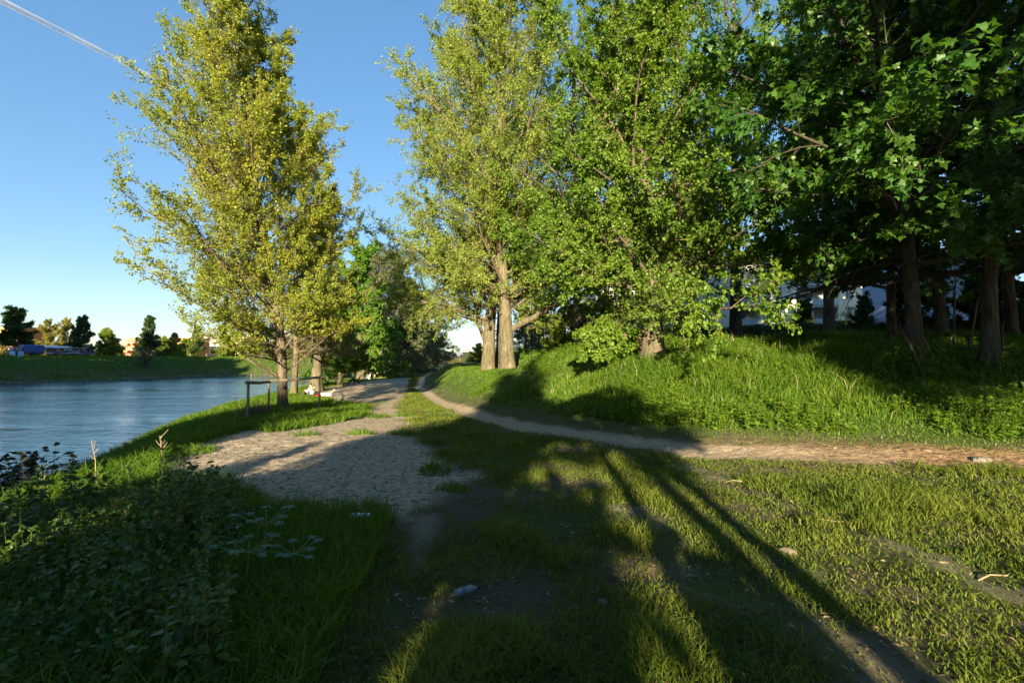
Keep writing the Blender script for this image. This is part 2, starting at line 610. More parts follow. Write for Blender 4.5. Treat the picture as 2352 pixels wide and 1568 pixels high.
# ------------------------------------------------------------------ terrain
def build_terrain():
    def axis(lo, hi, c, step, grow):
        a = [c]; s = step
        while a[-1] < hi:
            a.append(a[-1] + s); s = step + grow * abs(a[-1] - c)
        b = [c]; s = step
        while b[-1] > lo:
            b.append(b[-1] - s); s = step + grow * abs(b[-1] - c)
        return np.array(b[::-1][:-1] + a)
    xs = axis(-420, 320, 0.0, 0.055, 0.0125)
    ys = axis(-130, 900, 5.0, 0.055, 0.0125)
    X, Y = np.meshgrid(xs, ys)
    x = X.ravel(); y = Y.ravel()
    h, u, sb, sf = height(x, y, True)
    # masks
    wob = 0.55 * (fbm(x * 0.9, y * 0.9, 51) - 0.5) * 2
    ins = inside(x, y, SAND)
    sd = np.abs(polydist(x, y, SAND + SAND[:1])) * np.where(ins, 1, -1)
    sand = sstep(-0.25, 0.35, sd + wob * np.clip(0.55 + y * 0.03, 0, 1.4))
    trail = 1 - sstep(PHALF - 0.12, PHALF + 0.16, np.abs(u + PHALF) + 0.22 * (fbm(x * 1.7, y * 1.7, 53) - 0.5) - 0.15 * sstep(3, 8, x))
    strip = np.zeros_like(x)
    for P, w in STRIPS:
        dd = np.abs(polydist(x, y, P))
        strip = np.maximum(strip, 1 - sstep(w * 0.2, w * 1.5, dd + 0.9 * w * (fbm(x * 2.5, y * 2.5, 57) - 0.35)))
    trail = np.maximum(trail, 0.4 * strip * (y < 14) * sstep(0.3, 0.6, fbm(x * 1.5, y * 1.5, 58)))
    chips = sstep(3.0, 7.5, x + 2.0 * (fbm(x * 1.3, y * 1.3, 59) - 0.5)) * (1 - sstep(0.55, 1.0, np.abs(u + PHALF))) * 0.95
    rv = np.minimum(sb, -sf)
    mud = sstep(3.6, 5.5, rv)
    turf = sstep(0.3, 0.62, fbm(x * 1.1, y * 1.1, 61)) * 0.75 + 0.25 * sstep(20, 60, y)
    turf = np.maximum(turf, sstep(0.2, 1.2, u)); turf = np.maximum(turf, sstep(2, 5, sf))
    n, m_ = len(ys), len(xs)
    idx = np.arange(n * m_).reshape(n, m_)
    q = np.stack([idx[:-1, :-1], idx[:-1, 1:], idx[1:, 1:], idx[1:, :-1]], -1).reshape(-1, 4)
    V = np.stack([x, y, h], 1)
    at_ = dict(sand=sand, trail=trail, chips=chips, mud=mud, turf=turf)
    # one sheet, split along its own faces into ground, sand and path
    fs = sand[q].mean(1) > 0.5
    fp = (1 - sstep(PHALF - 0.02, PHALF + 0.02, np.abs(u + PHALF)))[q].mean(1) > 0.5
    fs &= ~fp
    for nm, msk in (('ground', ~fs & ~fp), ('sand_beach', fs), ('footpath', fp)):
        qq = q[msk]
        ids, inv = np.unique(qq.ravel(), return_inverse=True)
        me = make_mesh(nm, V[ids], [inv.reshape(-1, 4)], {k: a[ids] for k, a in at_.items()}, [M_GROUND], smooth=True)
        tag(link(nm, me), kind='structure')


build_terrain()

# river: one sheet at water level under the whole valley
wv = MB()
wv.add([(-400, -130, WATER), (40, -130, WATER), (40, 900, WATER), (-400, 900, WATER)], [(0, 1, 2, 3)])
tag(wv.build('river', M_WATER), kind='structure')

# ------------------------------------------------------------------ trees
TEMPL = {
    'rhomb': np.array([(0, 0, 0), (0.5, 0.36, 0.10), (1, 0, 0), (0.5, -0.36, 0.10)]),
    'long': np.array([(0, 0, 0), (0.45, 0.15, 0.03), (1, 0, -0.05), (0.45, -0.15, 0.03)]),
    'heart': np.array([(0, 0, 0), (0.12, 0.36, 0.06), (0.55, 0.38, 0.08), (1, 0, -0.05), (0.55, -0.38, 0.08), (0.12, -0.36, 0.06)]),
    'nettle': np.array([(0, 0, 0), (0.10, 0.24, 0.05), (0.30, 0.30, 0.06), (0.62, 0.20, 0.03), (1, 0, -0.10), (0.62, -0.20, 0.03), (0.30, -0.30, 0.06), (0.10, -0.24, 0.05)]),
    'maple': np.array([(0, 0, 0), (-0.12, 0.30, 0.0), (0.10, 0.30, 0.03), (0.30, 0.58, -0.06), (0.42, 0.26, 0.05), (0.62, 0.24, 0.03), (1, 0, -0.08),
                       (0.62, -0.24, 0.03), (0.42, -0.26, 0.05), (0.30, -0.58, -0.06), (0.10, -0.30, 0.03), (-0.12, -0.30, 0.0)]),
}


def unit(a):
    return a / np.maximum(np.linalg.norm(a, axis=-1, keepdims=True), 1e-9)


def grow_many(S, D, L, k, wig, up, r):
    n = len(S)
    P = np.empty((n, k + 1, 3)); P[:, 0] = S; d = unit(D)
    for i in range(k):
        d = d + r.normal(0, wig, (n, 3)); d[:, 2] += up
        d = unit(d)
        P[:, i + 1] = P[:, i] + d * (L / k)[:, None]
    return P


def along(P, t):
    n, k1, _ = P.shape
    f = np.clip(t * (k1 - 1), 0, k1 - 1.001)
    i = f.astype(int); w = (f - i)[..., None]
    r_ = np.arange(n)[:, None]
    a = P[r_, i]; b = P[r_, i + 1]
    return a * (1 - w) + b * w, unit(b - a)


def sprout(P, L, m, t0, t1, ang, sd, ratio, taper, r):
    n = len(P)
    t = t0 + (t1 - t0) * (np.arange(m)[None, :] + r.random((n, m))) / m
    pos, tan = along(P, t)
    v = r.normal(0, 1, pos.shape)
    v = unit(v - (v * tan).sum(-1, keepdims=True) * tan)
    a = np.clip(r.normal(ang, sd, (n, m)), 0.15, 1.7)[..., None]
    D = tan * np.cos(a) + v * np.sin(a)
    LL = L[:, None] * ratio * (1 - taper * t) * r.uniform(0.55, 1.25, (n, m))
    return pos.reshape(-1, 3), D.reshape(-1, 3), LL.ravel()


def tubes(P, Rr, sides):
    n, k, _ = P.shape
    T = np.empty_like(P)
    T[:, 1:-1] = P[:, 2:] - P[:, :-2]; T[:, 0] = P[:, 1] - P[:, 0]; T[:, -1] = P[:, -1] - P[:, -2]
    T = unit(T)
    ref = np.where(np.abs(T[:, :1, 2:3]) > 0.8, np.array([1.0, 0, 0]), np.array([0, 0, 1.0]))
    A = unit(np.cross(T, ref)); B = np.cross(T, A)
    w = 2 * np.pi * np.arange(sides) / sides
    V = P[:, :, None] + Rr[:, :, None, None] * (A[:, :, None] * np.cos(w)[None, None, :, None] + B[:, :, None] * np.sin(w)[None, None, :, None])
    idx = np.arange(n * k * sides).reshape(n, k, sides)
    a = idx[:, :-1]; b = idx[:, 1:]
    Q = np.stack([a, np.roll(a, -1, 2), np.roll(b, -1, 2), b], -1).reshape(-1, 4)
    return V.reshape(-1, 3), Q


def leafgeo(pos, axis, size, templ, r, upbias=0.8):
    n = len(pos)
    T = TEMPL[templ]
    ax = unit(axis)
    nm = r.normal(0, 1, (n, 3)); nm[:, 2] = np.abs(nm[:, 2]) + upbias
    nm = unit(nm - (nm * ax).sum(1, keepdims=True) * ax)
    sd = np.cross(nm, ax)
    V = pos[:, None] + size[:, None, None] * (T[None, :, 0:1] * ax[:, None] + T[None, :, 1:2] * sd[:, None] + T[None, :, 2:3] * nm[:, None])
    k = len(T)
    F = np.arange(n * k).reshape(n, k)
    rn = np.repeat(r.random(n), k)
    return V.reshape(-1, 3), F, rn


def tree_meshes(name, trunk, r0, limbs, m2=9, m3=7, leaves=10, lsize=0.08, templ='rhomb', bark=None, leaf=None, twig=None, seed=1,
                ratio2=0.5, ratio3=0.42, ang2=0.75, droop=0.0, up1=0.03, up2=0.03, wig=0.12, keep=None, shoots=None, rtop=0.02, leaf2=0,
                flare=0.5, upbias=0.8, rlimb=0.016, taper2=0.55, sides=14, bold=()):
    """trunk: control points; limbs: array rows (t on trunk, azimuth, elevation, length)"""
    r = np.random.default_rng(seed)
    bark = bark or M_BARK; twig = twig or M_TWIG
    C = np.array(trunk, float)
    # resample the trunk smoothly
    tt = np.linspace(0, len(C) - 1, 22)
    i = np.clip(tt.astype(int), 0, len(C) - 2); f = (tt - i)[:, None]
    p0 = C[np.maximum(i - 1, 0)]; p1 = C[i]; p2 = C[i + 1]; p3 = C[np.minimum(i + 2, len(C) - 1)]
    TP = 0.5 * ((2 * p1) + (-p0 + p2) * f + (2 * p0 - 5 * p1 + 4 * p2 - p3) * f ** 2 + (-p0 + 3 * p1 - 3 * p2 + p3) * f ** 3)
    # more rings low down where the trunk is seen
    t = np.linspace(0, 1, 22)
    TP = np.stack([np.interp(t ** 1.5, t, TP[:, j]) for j in range(3)], 1)
    tq = t ** 1.5
    z = TP[:, 2] - TP[0, 2]
    rad = rtop + (r0 - rtop) * (1 - tq) ** 0.85 + r0 * flare * np.exp(-np.maximum(z, 0) / (0.9 * r0 + 0.1))
    TP[0, 2] -= 0.5
    trunkP = TP[None]
    V1, Q1 = tubes(trunkP, rad[None], sides)
    # buttressed, slightly irregular outline
    c = np.repeat(TP, sides, 0)
    w = np.tile(np.arange(sides), len(TP))
    k = 1 + 0.10 * np.sin(w * 2 * np.pi / sides * 3 + seed) * np.exp(-np.repeat(z, sides) / 1.5) + r.normal(0, 0.03, len(V1))
    V1 = c + (V1 - c) * k[:, None]
    limbs = np.array(limbs, float)
    nl = len(limbs)
    if len(bold):
        limbs = np.concatenate([limbs, np.array(bold, float)[:, :4]])
    tl = limbs[:, 0]
    # param along trunk is by height fraction
    pos = np.stack([np.interp(tl, tq, TP[:, j]) for j in range(3)], 1)
    rt = np.interp(tl, tq, rad)
    az, el, L1 = limbs[:, 1], limbs[:, 2], limbs[:, 3]
    D = np.stack([np.cos(az) * np.cos(el), np.sin(az) * np.cos(el), np.sin(el)], 1)
    P1 = grow_many(pos, D, L1, 7, wig, up1, r)
    r1 = np.minimum(rt * 0.62, 0.012 + L1 * rlimb)
    for j, bq in enumerate(bold):
        r1[nl + j] = bq[4]
    s = np.linspace(0, 1, 8)
    R1 = r1[:, None] * (1 - s[None]) ** 0.8 + 0.006
    V2, Q2 = tubes(P1, R1, 6)
    VT = np.concatenate([V1, V2]); QT = np.concatenate([Q1, Q2 + len(V1)])
    trunk_me = make_mesh(name + '_trunk', VT, [QT], {}, [bark], smooth=True)
    # finer wood
    S, D, L2 = sprout(P1, L1, m2, 0.14, 1.0, ang2, 0.22, ratio2, taper2, r)
    P2 = grow_many(S, D, L2, 4, wig * 1.2, up2, r)
    S3, D3, L3 = sprout(P2, L2, m3, 0.15, 1.0, 0.7, 0.3, ratio3, 0.4, r)
    L3 = np.clip(L3, 0.12, None)
    if shoots:
        for (z0, z1, n, ln) in shoots:
            zz = r.uniform(z0, z1, n); aa = r.uniform(0, 2 * np.pi, n); ee = r.uniform(-0.2, 0.9, n)
            ps = np.stack([np.interp(zz, z, TP[:, j]) for j in (0, 1)] + [zz + C[0, 2]], 1)
            Dz = np.stack([np.cos(aa) * np.cos(ee), np.sin(aa) * np.cos(ee), np.sin(ee)], 1)
            S3 = np.concatenate([S3, ps]); D3 = np.concatenate([D3, Dz]); L3 = np.concatenate([L3, ln * r.uniform(0.4, 1.1, n)])
    P3 = grow_many(S3, D3, L3, 4, wig * 1.6, up2 - droop, r)
    if keep is not None:
        P3 = P3[keep(P3[:, -1])]
    s2 = np.linspace(0, 1, 5)
    V2, Q2 = tubes(P2, np.clip(L2 * 0.007, 0.005, 0.035)[:, None] * (1 - s2[None] * 0.8), 4)
    V3, Q3 = tubes(P3, np.full((len(P3), 1), max(0.003, lsize * 0.045)) * (1 - s2[None] * 0.7), 3)
    # leaves
    n = len(P3)
    tt = r.uniform(0.1, 1.0, (n, leaves))
    lp, lt = along(P3, tt)
    lp = lp.reshape(-1, 3); lt = lt.reshape(-1, 3)
    if leaf2:
        t2 = r.uniform(0.3, 1.0, (len(P2), leaf2))
        a_, b_ = along(P2, t2)
        lp = np.concatenate([lp, a_.reshape(-1, 3)]); lt = np.concatenate([lt, b_.reshape(-1, 3)])
    lp = lp + r.normal(0, lsize * 0.45, lp.shape)
    ax = lt * 0.6 + r.normal(0, 0.7, lp.shape); ax[:, 2] -= 0.25 + droop * 3
    if keep is not None:
        kk = keep(lp); lp, ax = lp[kk], ax[kk]
    LV, LF, rn = leafgeo(lp, ax, lsize * r.uniform(0.55, 1.35, len(lp)), templ, r, upbias)
    cl_ = fbm(lp[:, 0] * 0.9 + lp[:, 2] * 0.65, lp[:, 1] * 0.9 - lp[:, 2] * 0.7, seed)
    rn = 0.5 * rn + 0.5 * np.repeat(np.clip((cl_ - 0.25) * 2, 0, 1), LF.shape[1])
    # tone varies from spray to spray as well as leaf to leaf
    VV = np.concatenate([V2, V3, LV]); o3 = len(V2); ol = len(V2) + len(V3)
    att = np.concatenate([np.full(ol, 0.5), rn])
    polys = [np.concatenate([Q2, Q3 + o3]), LF + ol]
    mi = np.concatenate([np.zeros(len(Q2) + len(Q3), int), np.ones(len(LF), int)])
    crown_me = make_mesh(name + '_crown', VV, polys, {'rnd': att}, [twig, leaf], mi)
    return trunk_me, crown_me


def put_tree(name, meshes, loc, label, cat='tree', rz=0, scale=1.0, group=None):
    o = thing(name, label, cat, loc, rz, group)
    o.scale = (scale,) * 3 if not hasattr(scale, '__len__') else scale
    link('trunk', meshes[0], o)
    link('crown', meshes[1], o)
    return o


def auto_limbs(n, t0, t1, len_fn, el0, el1, seed, azs=None):
    r = np.random.default_rng(seed)
    t = t0 + (t1 - t0) * (np.arange(n) + r.random(n) * 0.8) / n
    q = (t - t0) / (t1 - t0)
    az = np.arange(n) * 2.399 + r.normal(0, 0.35, n)
    el = el0 + (el1 - el0) * q + r.normal(0, 0.12, n)
    L = np.array([len_fn(v) for v in q]) * r.uniform(0.8, 1.18, n)
    return np.stack([t, az, el, L], 1)


# --- young olive-leaved poplar by the rail
p = gp(648, 940)
T1 = p
H = 25.0
lm = auto_limbs(92, 0.12, 0.97, lambda q: (3.0 + 3.5 * math.sin(min(1, q * 2.2 + 0.2) * math.pi / 2)) * (1 - 0.45 * max(0, q - 0.4) / 0.6), 0.45, 1.0, 3)
lm[:, 3] *= 1 - 0.30 * np.clip(np.cos(lm[:, 1]), 0, 1)
lm = np.concatenate([lm, [(0.11, 3.0, 0.30, 5.6), (0.12, 0.3, 0.45, 3.8), (0.14, 2.6, 0.45, 6.5), (0.10, 4.4, 0.3, 3.4), (0.17, 3.1, 0.6, 5.8), (0.24, 2.9, 0.7, 5.8),
                          (0.3, 3.2, 0.8, 6.2), (0.36, 3.0, 0.85, 6.2), (0.42, 3.3, 0.85, 6.0)]])
me = tree_meshes('poplar', [(0, 0, 0), (-0.1, 0, 3), (-0.6, -0.1, 6.3), (-1.25, -0.2, 10), (-2.1, -0.3, 15), (-3.7, -0.3, H)], 0.225, lm, 18, 11, 16, 0.086, 'rhomb',
                 M_BARK, L_ASPEN, M_TWIG, 5, ratio2=0.42, ang2=0.6, up1=0.09, up2=0.06, flare=0.3, upbias=0.2, rlimb=0.006, keep=lambda P: P[:, 2] > 2.9 + 0.6 * np.sin(P[:, 0] * 1.3))
put_tree('poplar_tree', me, p, 'tall young poplar with olive yellow leaves rising from the grass behind the wooden rail')

# --- two big spring-green poplars by the path, and an ivy-clad trunk between them
def pop_len(q):
    return (4.5 + 5.0 * math.sin(min(1, q * 1.8 + 0.2) * math.pi / 2)) * (1 - 0.55 * max(0, q - 0.45) / 0.55)


PA = at(1121, 850, 35.0); PA.z = hz(PA.x, PA.y) - 0.1
PB = at(1167, 857, 33.0); PB.z = hz(PB.x, PB.y) - 0.1
lm = auto_limbs(46, 0.22, 0.97, pop_len, 0.35, 1.0, 21)
lm = np.concatenate([lm, [(0.17, 3.0, 0.55, 8.5), (0.20, 3.3, 0.35, 8.5), (0.24, 2.8, 0.5, 9.5), (0.3, 3.2, 0.6, 10), (0.36, 2.9, 0.7, 10), (0.18, 2.6, 0.25, 7)]])
me = tree_meshes('tall_poplar_a', [(0, 0, 0), (0.15, 0, 4), (0.5, 0, 8), (0.3, 0.2, 14), (-0.6, 0.2, 22), (-1.5, 0, 31)], 0.52, lm, 20, 13, 18, 0.115, 'rhomb',
                 M_BARKP, L_POP, M_TWIG, 8, bold=[(0.17, 3.0, 0.8, 9, .17), (0.24, 2.7, 1.0, 11, .22), (0.32, 0.4, 1.1, 10, .24), (0.10, 2.9, 1.15, 9, .2)], ratio2=0.45, droop=0.06, up1=0.02, up2=0.02, rlimb=0.013, upbias=0.3, flare=0.3)
put_tree('poplar_tree', me, PA, 'huge spring green poplar with a mossy stem, left of the pair beside the path')
lm = auto_limbs(40, 0.26, 0.97, pop_len, 0.4, 1.0, 33)
lm = np.concatenate([lm, [(0.135, 0.25, 0.75, 6.5), (0.20, 0.1, 0.6, 6.0), (0.24, 0.4, 0.7, 7.0)]])
me = tree_meshes('tall_poplar_b', [(0, 0, 0), (-0.2, 0, 4), (-0.45, 0, 8), (-0.8, 0, 13), (-0.5, 0, 20), (0.5, 0, 29)], 0.56, lm, 19, 13, 17, 0.115, 'rhomb',
                 M_BARKP, L_POP, M_TWIG, 9, bold=[(0.145, 0.1, 0.75, 8.5, .27), (0.22, 0.2, 0.85, 8.5, .2), (0.27, 0.5, 0.8, 9, .2), (0.34, 3.0, 1.1, 10, .22)], ratio2=0.45, droop=0.06, up1=0.02, up2=0.02, rlimb=0.014, upbias=0.3, flare=0.25)
put_tree('poplar_tree', me, PB, 'thick trunked poplar with one low limb forking right, nearest of the path poplars')
PC = at(1148, 852, 37.5); PC.z = hz(PC.x, PC.y)
lm = auto_limbs(26, 0.35, 0.97, lambda q: 3.5 * (1 - 0.6 * q), 0.5, 1.0, 35)
me = tree_meshes('ivy_poplar', [(0, 0, 0), (0.1, 0, 5), (0.1, 0, 11), (0.5, 0, 22)], 0.42, lm, 7, 6, 10, 0.17, 'rhomb', M_BARKD, L_DARK, M_TWIGD, 10,
                 shoots=[(0.2, 11, 500, 0.5)], flare=0.2)
put_tree('ivy_clad_tree', me, PC, 'dark ivy covered trunk standing behind and between the two thick poplar trunks')

# --- old lime tree on the slope
LT = gp(1497, 836)
lm = auto_limbs(44, 0.18, 0.97, lambda q: 4.7 * (1 - 0.15 * q), 0.2, 1.1, 41)
lm = np.concatenate([lm, [(0.28, 3.1, 0.35, 4.2), (0.33, 2.7, 0.4, 4.0), (0.33, 0.1, 0.35, 4.5), (0.12, 2.9, 0.1, 2.4), (0.1, 3.4, 0.0, 2.6)]])
me = tree_meshes('lime', [(0, 0, 0), (0.0, 0, 1.5), (-0.05, 0, 3.2), (-0.05, 0.1, 5.4), (-0.2, 0.3, 8), (0.1, 0.3, 11.5), (0.3, 0.4, 19)], 0.40, lm, 17, 12, 18, 0.08, 'heart',
                 M_BARK, L_LIME, M_TWIG, 12, ratio2=0.42, droop=0.10, up1=0.03, up2=-0.01, wig=0.16, shoots=[(1.3, 5.4, 900, 1.5)], rlimb=0.013, flare=0.35,
                 upbias=0.6)
put_tree('lime_tree', me, LT, 'old lime tree with a stout trunk wrapped in bright leafy shoots on the grass slope')
# a darker lime further back
p = gp(1434, 793); p = at(1434, 800, 24.0); p.z = hz(p.x, p.y)
lm = auto_limbs(30, 0.30, 0.96, lambda q: 6.0 * (1 - 0.4 * q), 0.2, 1.0, 47)
me_lime2 = tree_meshes('lime_back', [(0, 0, 0), (0.1, 0, 4), (0.1, 0.1, 9), (0.3, 0.2, 18)], 0.36, lm, 11, 9, 13, 0.14, 'rhomb', M_BARKD, L_LIME, M_TWIGD, 14,
                       ratio2=0.45, droop=0.08, up2=0.0)
put_tree('lime_tree', me_lime2, p, 'shaded lime tree with a dark slim trunk seen left behind the stout lime', rz=1.0)
p = at(1330, 800, 29.0); p.z = hz(p.x, p.y)
put_tree('lime_tree', me_lime2, p, 'leafy lime tree filling the gap between the poplars and the stout lime', rz=2.6, scale=(1.0, 1.0, 1.25))
p = at(1690, 800, 30.0); p.z = hz(p.x, p.y)
put_tree('lime_tree', me_lime2, p, 'tall lime standing between the stout lime and the maple grove, further back', rz=5.4, scale=(1.1, 1.1, 1.5))
p = at(1905, 800, 34.0); p.z = hz(p.x, p.y)
put_tree('lime_tree', me_lime2, p, 'rearmost tall lime, its crown filling the sky above the lit maple boughs', rz=0.4, scale=(1.1, 1.1, 1.6))
p = at(1560, 800, 27.0); p.z = hz(p.x, p.y)
put_tree('lime_tree', me_lime2, p, 'tall lime tree behind the right side of the stout lime, crown against the sky', rz=4.4, scale=(0.95, 0.95, 1.35))

# --- maple wood on the right
def maple_len(q):
    return 6.2 * (1 - 0.45 * q)


lm = auto_limbs(42, 0.20, 0.97, maple_len, 0.05, 0.9, 51)
lm = np.concatenate([lm, [(0.28, 3.9, 0.2, 6.5), (0.33, 3.3, 0.3, 7.0), (0.38, 3.7, 0.3, 7.0), (0.45, 3.4, 0.4, 7.0), (0.52, 3.2, 0.45, 7.0)]])
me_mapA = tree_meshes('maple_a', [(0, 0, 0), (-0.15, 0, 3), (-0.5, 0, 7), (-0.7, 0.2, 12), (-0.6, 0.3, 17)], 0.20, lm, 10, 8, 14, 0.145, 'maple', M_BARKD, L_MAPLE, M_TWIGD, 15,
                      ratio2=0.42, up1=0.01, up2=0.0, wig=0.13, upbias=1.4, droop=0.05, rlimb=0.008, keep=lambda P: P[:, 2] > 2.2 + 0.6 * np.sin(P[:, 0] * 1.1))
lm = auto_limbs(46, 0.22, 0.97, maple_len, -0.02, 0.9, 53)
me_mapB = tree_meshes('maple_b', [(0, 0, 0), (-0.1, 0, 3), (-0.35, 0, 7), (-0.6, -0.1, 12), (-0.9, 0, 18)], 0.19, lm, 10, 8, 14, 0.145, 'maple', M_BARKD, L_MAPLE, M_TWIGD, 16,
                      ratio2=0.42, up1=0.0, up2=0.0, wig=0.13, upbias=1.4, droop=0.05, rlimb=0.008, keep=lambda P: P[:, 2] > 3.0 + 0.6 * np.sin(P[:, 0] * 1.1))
mg = 'maples of the dark grove on the right'
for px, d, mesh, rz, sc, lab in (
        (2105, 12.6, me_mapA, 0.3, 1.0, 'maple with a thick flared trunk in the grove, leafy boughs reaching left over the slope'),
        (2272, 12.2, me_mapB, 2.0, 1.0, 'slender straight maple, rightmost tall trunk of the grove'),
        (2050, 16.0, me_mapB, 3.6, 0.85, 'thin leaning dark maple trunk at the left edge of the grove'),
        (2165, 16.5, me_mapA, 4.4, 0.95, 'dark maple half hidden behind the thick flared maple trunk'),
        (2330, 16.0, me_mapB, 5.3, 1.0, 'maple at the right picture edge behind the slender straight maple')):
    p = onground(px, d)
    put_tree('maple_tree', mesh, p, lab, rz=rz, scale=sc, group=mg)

# --- row of trees on the near bank
lm = auto_limbs(30, 0.34, 0.96, lambda q: 4.6 * (1 - 0.5 * q), 0.3, 1.0, 61)
me_w1 = tree_meshes('bank_willow', [(0, 0, 0), (0.1, 0, 3), (0.0, 0, 8), (0.5, 0, 19)], 0.24, lm, 10, 9, 13, 0.18, 'long', M_BARKP, L_WILLOW, M_TWIG, 17, droop=0.12, up2=-0.02)
lm = auto_limbs(32, 0.36, 0.96, lambda q: 4.2 * (1 - 0.45 * q), 0.35, 1.0, 63)
me_w2 = tree_meshes('bank_willow_big', [(0, 0, 0), (0.05, 0, 3), (0.3, 0, 7), (0.2, 0, 22)], 0.62, lm, 10, 9, 14, 0.22, 'long', M_BARKP, L_WILLOW, M_TWIG, 18, droop=0.14, up2=-0.03)
lm = auto_limbs(30, 0.20, 0.96, lambda q: 5.2 * (1 - 0.5 * q), 0.25, 1.0, 65)
lm = np.concatenate([lm, [(0.10, 0.1, 0.85, 7.0), (0.12, 0.4, 0.9, 6.0)]])
me_mb = tree_meshes('bank_maple', [(0, 0, 0), (-0.05, 0, 2), (-0.1, 0, 6), (0.2, 0, 15)], 0.37, lm, 11, 9, 13, 0.2, 'heart', M_BARKP, L_BRIGHT, M_TWIG, 19, rlimb=0.035, droop=0.05)
lm = auto_limbs(30, 0.06, 0.96, lambda q: 6.0 * (1 - 0.35 * q), 0.2, 1.1, 67)
me_gw = tree_meshes('grey_willow', [(0, 0, 0), (0.05, 0, 3), (0.3, 0, 7), (0.2, 0, 14)], 0.4, lm, 11, 9, 14, 0.30, 'long', M_BARK, L_GREYW, M_TWIG, 20, droop=0.10, up2=-0.02)
bg = 'trees along the near river bank'
for nm, px, d, mesh, rz, sc, lab in (
        ('willow_tree', 676, 33.0, me_w1, 0.4, 1.0, 'slim willow with a straight tan trunk right behind the rail poplar'),
        ('willow_tree', 728, 38.0, me_w2, 1.2, 0.8, 'massive willow with a broad pale furrowed trunk behind the seated people'),
        ('maple_tree', 782, 44.0, me_mb, 2.2, 0.7, 'bank maple with a clean upright trunk beside the pushchair'),
        ('maple_tree', 828, 60.0, me_mb, 0.0, 1.15, 'bright green maple with a V shaped forked trunk by the standing person'),
        ('willow_tree', 868, 74.0, me_gw, 0.3, 1.3, 'grey leaved willow just right of the forked bank maple'),
        ('willow_tree', 905, 84.0, me_gw, 1.7, 1.45, 'large grey willow in the middle of the far bank row'),
        ('willow_tree', 940, 98.0, me_gw, 3.0, 1.25, 'dark grey willow where the path runs out of sight'),
        ('willow_tree', 975, 118.0, me_gw, 4.2, 1.2, 'second last willow of the bank row, low and rounded'),
        ('willow_tree', 1003, 140.0, me_gw, 5.2, 1.1, 'last willow of the bank row beside the gap with the sign'),
        ('willow_tree', 806, 78.0, me_gw, 5.6, 1.35, 'tall thin topped willow behind the bank maples'),
        ('willow_tree', 760, 66.0, me_w2, 3.3, 0.95, 'tall pale willow rising behind the massive willow, crown beside the poplar top')):
    p = onground(px, d)
    put_tree(nm, mesh, p, lab, rz=rz, scale=sc, group=bg)

# --- far bank trees
lm = auto_limbs(34, 0.42, 0.95, lambda q: 4.0 * (1 - 0.5 * q), 0.35, 1.0, 71)
me_f1 = tree_meshes('far_round_tree', [(0, 0, 0), (0, 0, 3), (0.2, 0, 11)], 0.28, lm, 8, 7, 14, 0.34, 'rhomb', M_BARKD, L_FAR, M_TWIGD, 22, flare=0.2)
lm = auto_limbs(34, 0.2, 0.97, lambda q: 3.8 * (1 - 0.85 * q), 0.15, 0.7, 73)
me_f2 = tree_meshes('far_conical_tree', [(0, 0, 0), (0, 0, 4), (0.0, 0, 12)], 0.25, lm, 8, 7, 14, 0.34, 'rhomb', M_BARKD, L_FAR, M_TWIGD, 23, flare=0.2)
lm = auto_limbs(26, 0.06, 0.95, lambda q: 4.5 * (1 - 0.4 * q), 0.2, 1.1, 75)
me_f3 = tree_meshes('far_yellow_tree', [(0, 0, 0), (0, 0, 3), (0.0, 0, 10)], 0.25, lm, 8, 7, 14, 0.34, 'rhomb', M_BARK, L_YELLOW, M_TWIG, 24, flare=0.2)
lm = auto_limbs(34, 0.14, 0.95, lambda q: 4.2 * (1 - 0.5 * q), 0.1, 0.9, 77)
me_f4 = tree_meshes('far_green_tree', [(0, 0, 0), (0.2, 0, 2.5), (0.0, 0, 9)], 0.25, lm, 8, 7, 14, 0.34, 'rhomb', M_BARKD, L_POP, M_TWIGD, 25, flare=0.2)
fg = 'trees on the far river bank'


def far_tree(nm, px, d, mesh, top_py, hmesh, lab, rz, sx=1.0):
    p = onground(px, d)
    want = EYE + (826 - top_py) / FPX * d - p.z
    s = want / hmesh
    put_tree(nm, mesh, p, lab, rz=rz, scale=(s * sx, s * sx, s), group=fg)


far_tree('round_tree', 33, 119, me_f1, 706, 12.5, 'dark spreading tree in front of the blue truck cab', 0.4, 1.15)
far_tree('willow_tree', 112, 150, me_f3, 738, 11.5, 'pale yellow willow rising behind the café wagon roof', 1.0, 1.0)
far_tree('willow_tree', 152, 158, me_f3, 735, 11.5, 'slimmer pale willow right of the broad yellow willow behind the wagon', 2.2, 0.8)
far_tree('round_tree', 186, 126, me_f1, 726, 12.5, 'dark tree whose trunk stands in front of the wagon side', 2.0, 0.85)
far_tree('round_tree', 244, 138, me_f4, 757, 10.0, 'light green low spreading tree right of the café wagon', 0.2, 1.2)
far_tree('conical_tree', 341, 140, me_f2, 722, 12.6, 'pointed dark green tree above the bare riverside bush', 1.3, 1.1)
far_tree('round_tree', 400, 150, me_f4, 768, 10.0, 'small green tree right of the pointed dark tree', 3.0, 1.0)
far_tree('round_tree', 372, 165, me_f4, 775, 10.0, 'faint green tree behind the bare riverside bush', 4.0, 1.0)
far_tree('round_tree', 452, 168, me_f1, 748, 12.5, 'tall dark tree beside the cream apartment block', 5.0, 0.8)
far_tree('round_tree', 430, 175, me_f4, 780, 10.0, 'shrubby green tree left of the strolling people', 1.2, 1.3)
far_tree('willow_tree', 8, 160, me_f3, 782, 11.5, 'yellow tree low at the left picture edge', 3.1, 1.0)
far_tree('willow_tree', 268, 170, me_f3, 790, 11.5, 'low yellow bushy tree under the orange block', 5.1, 1.4)
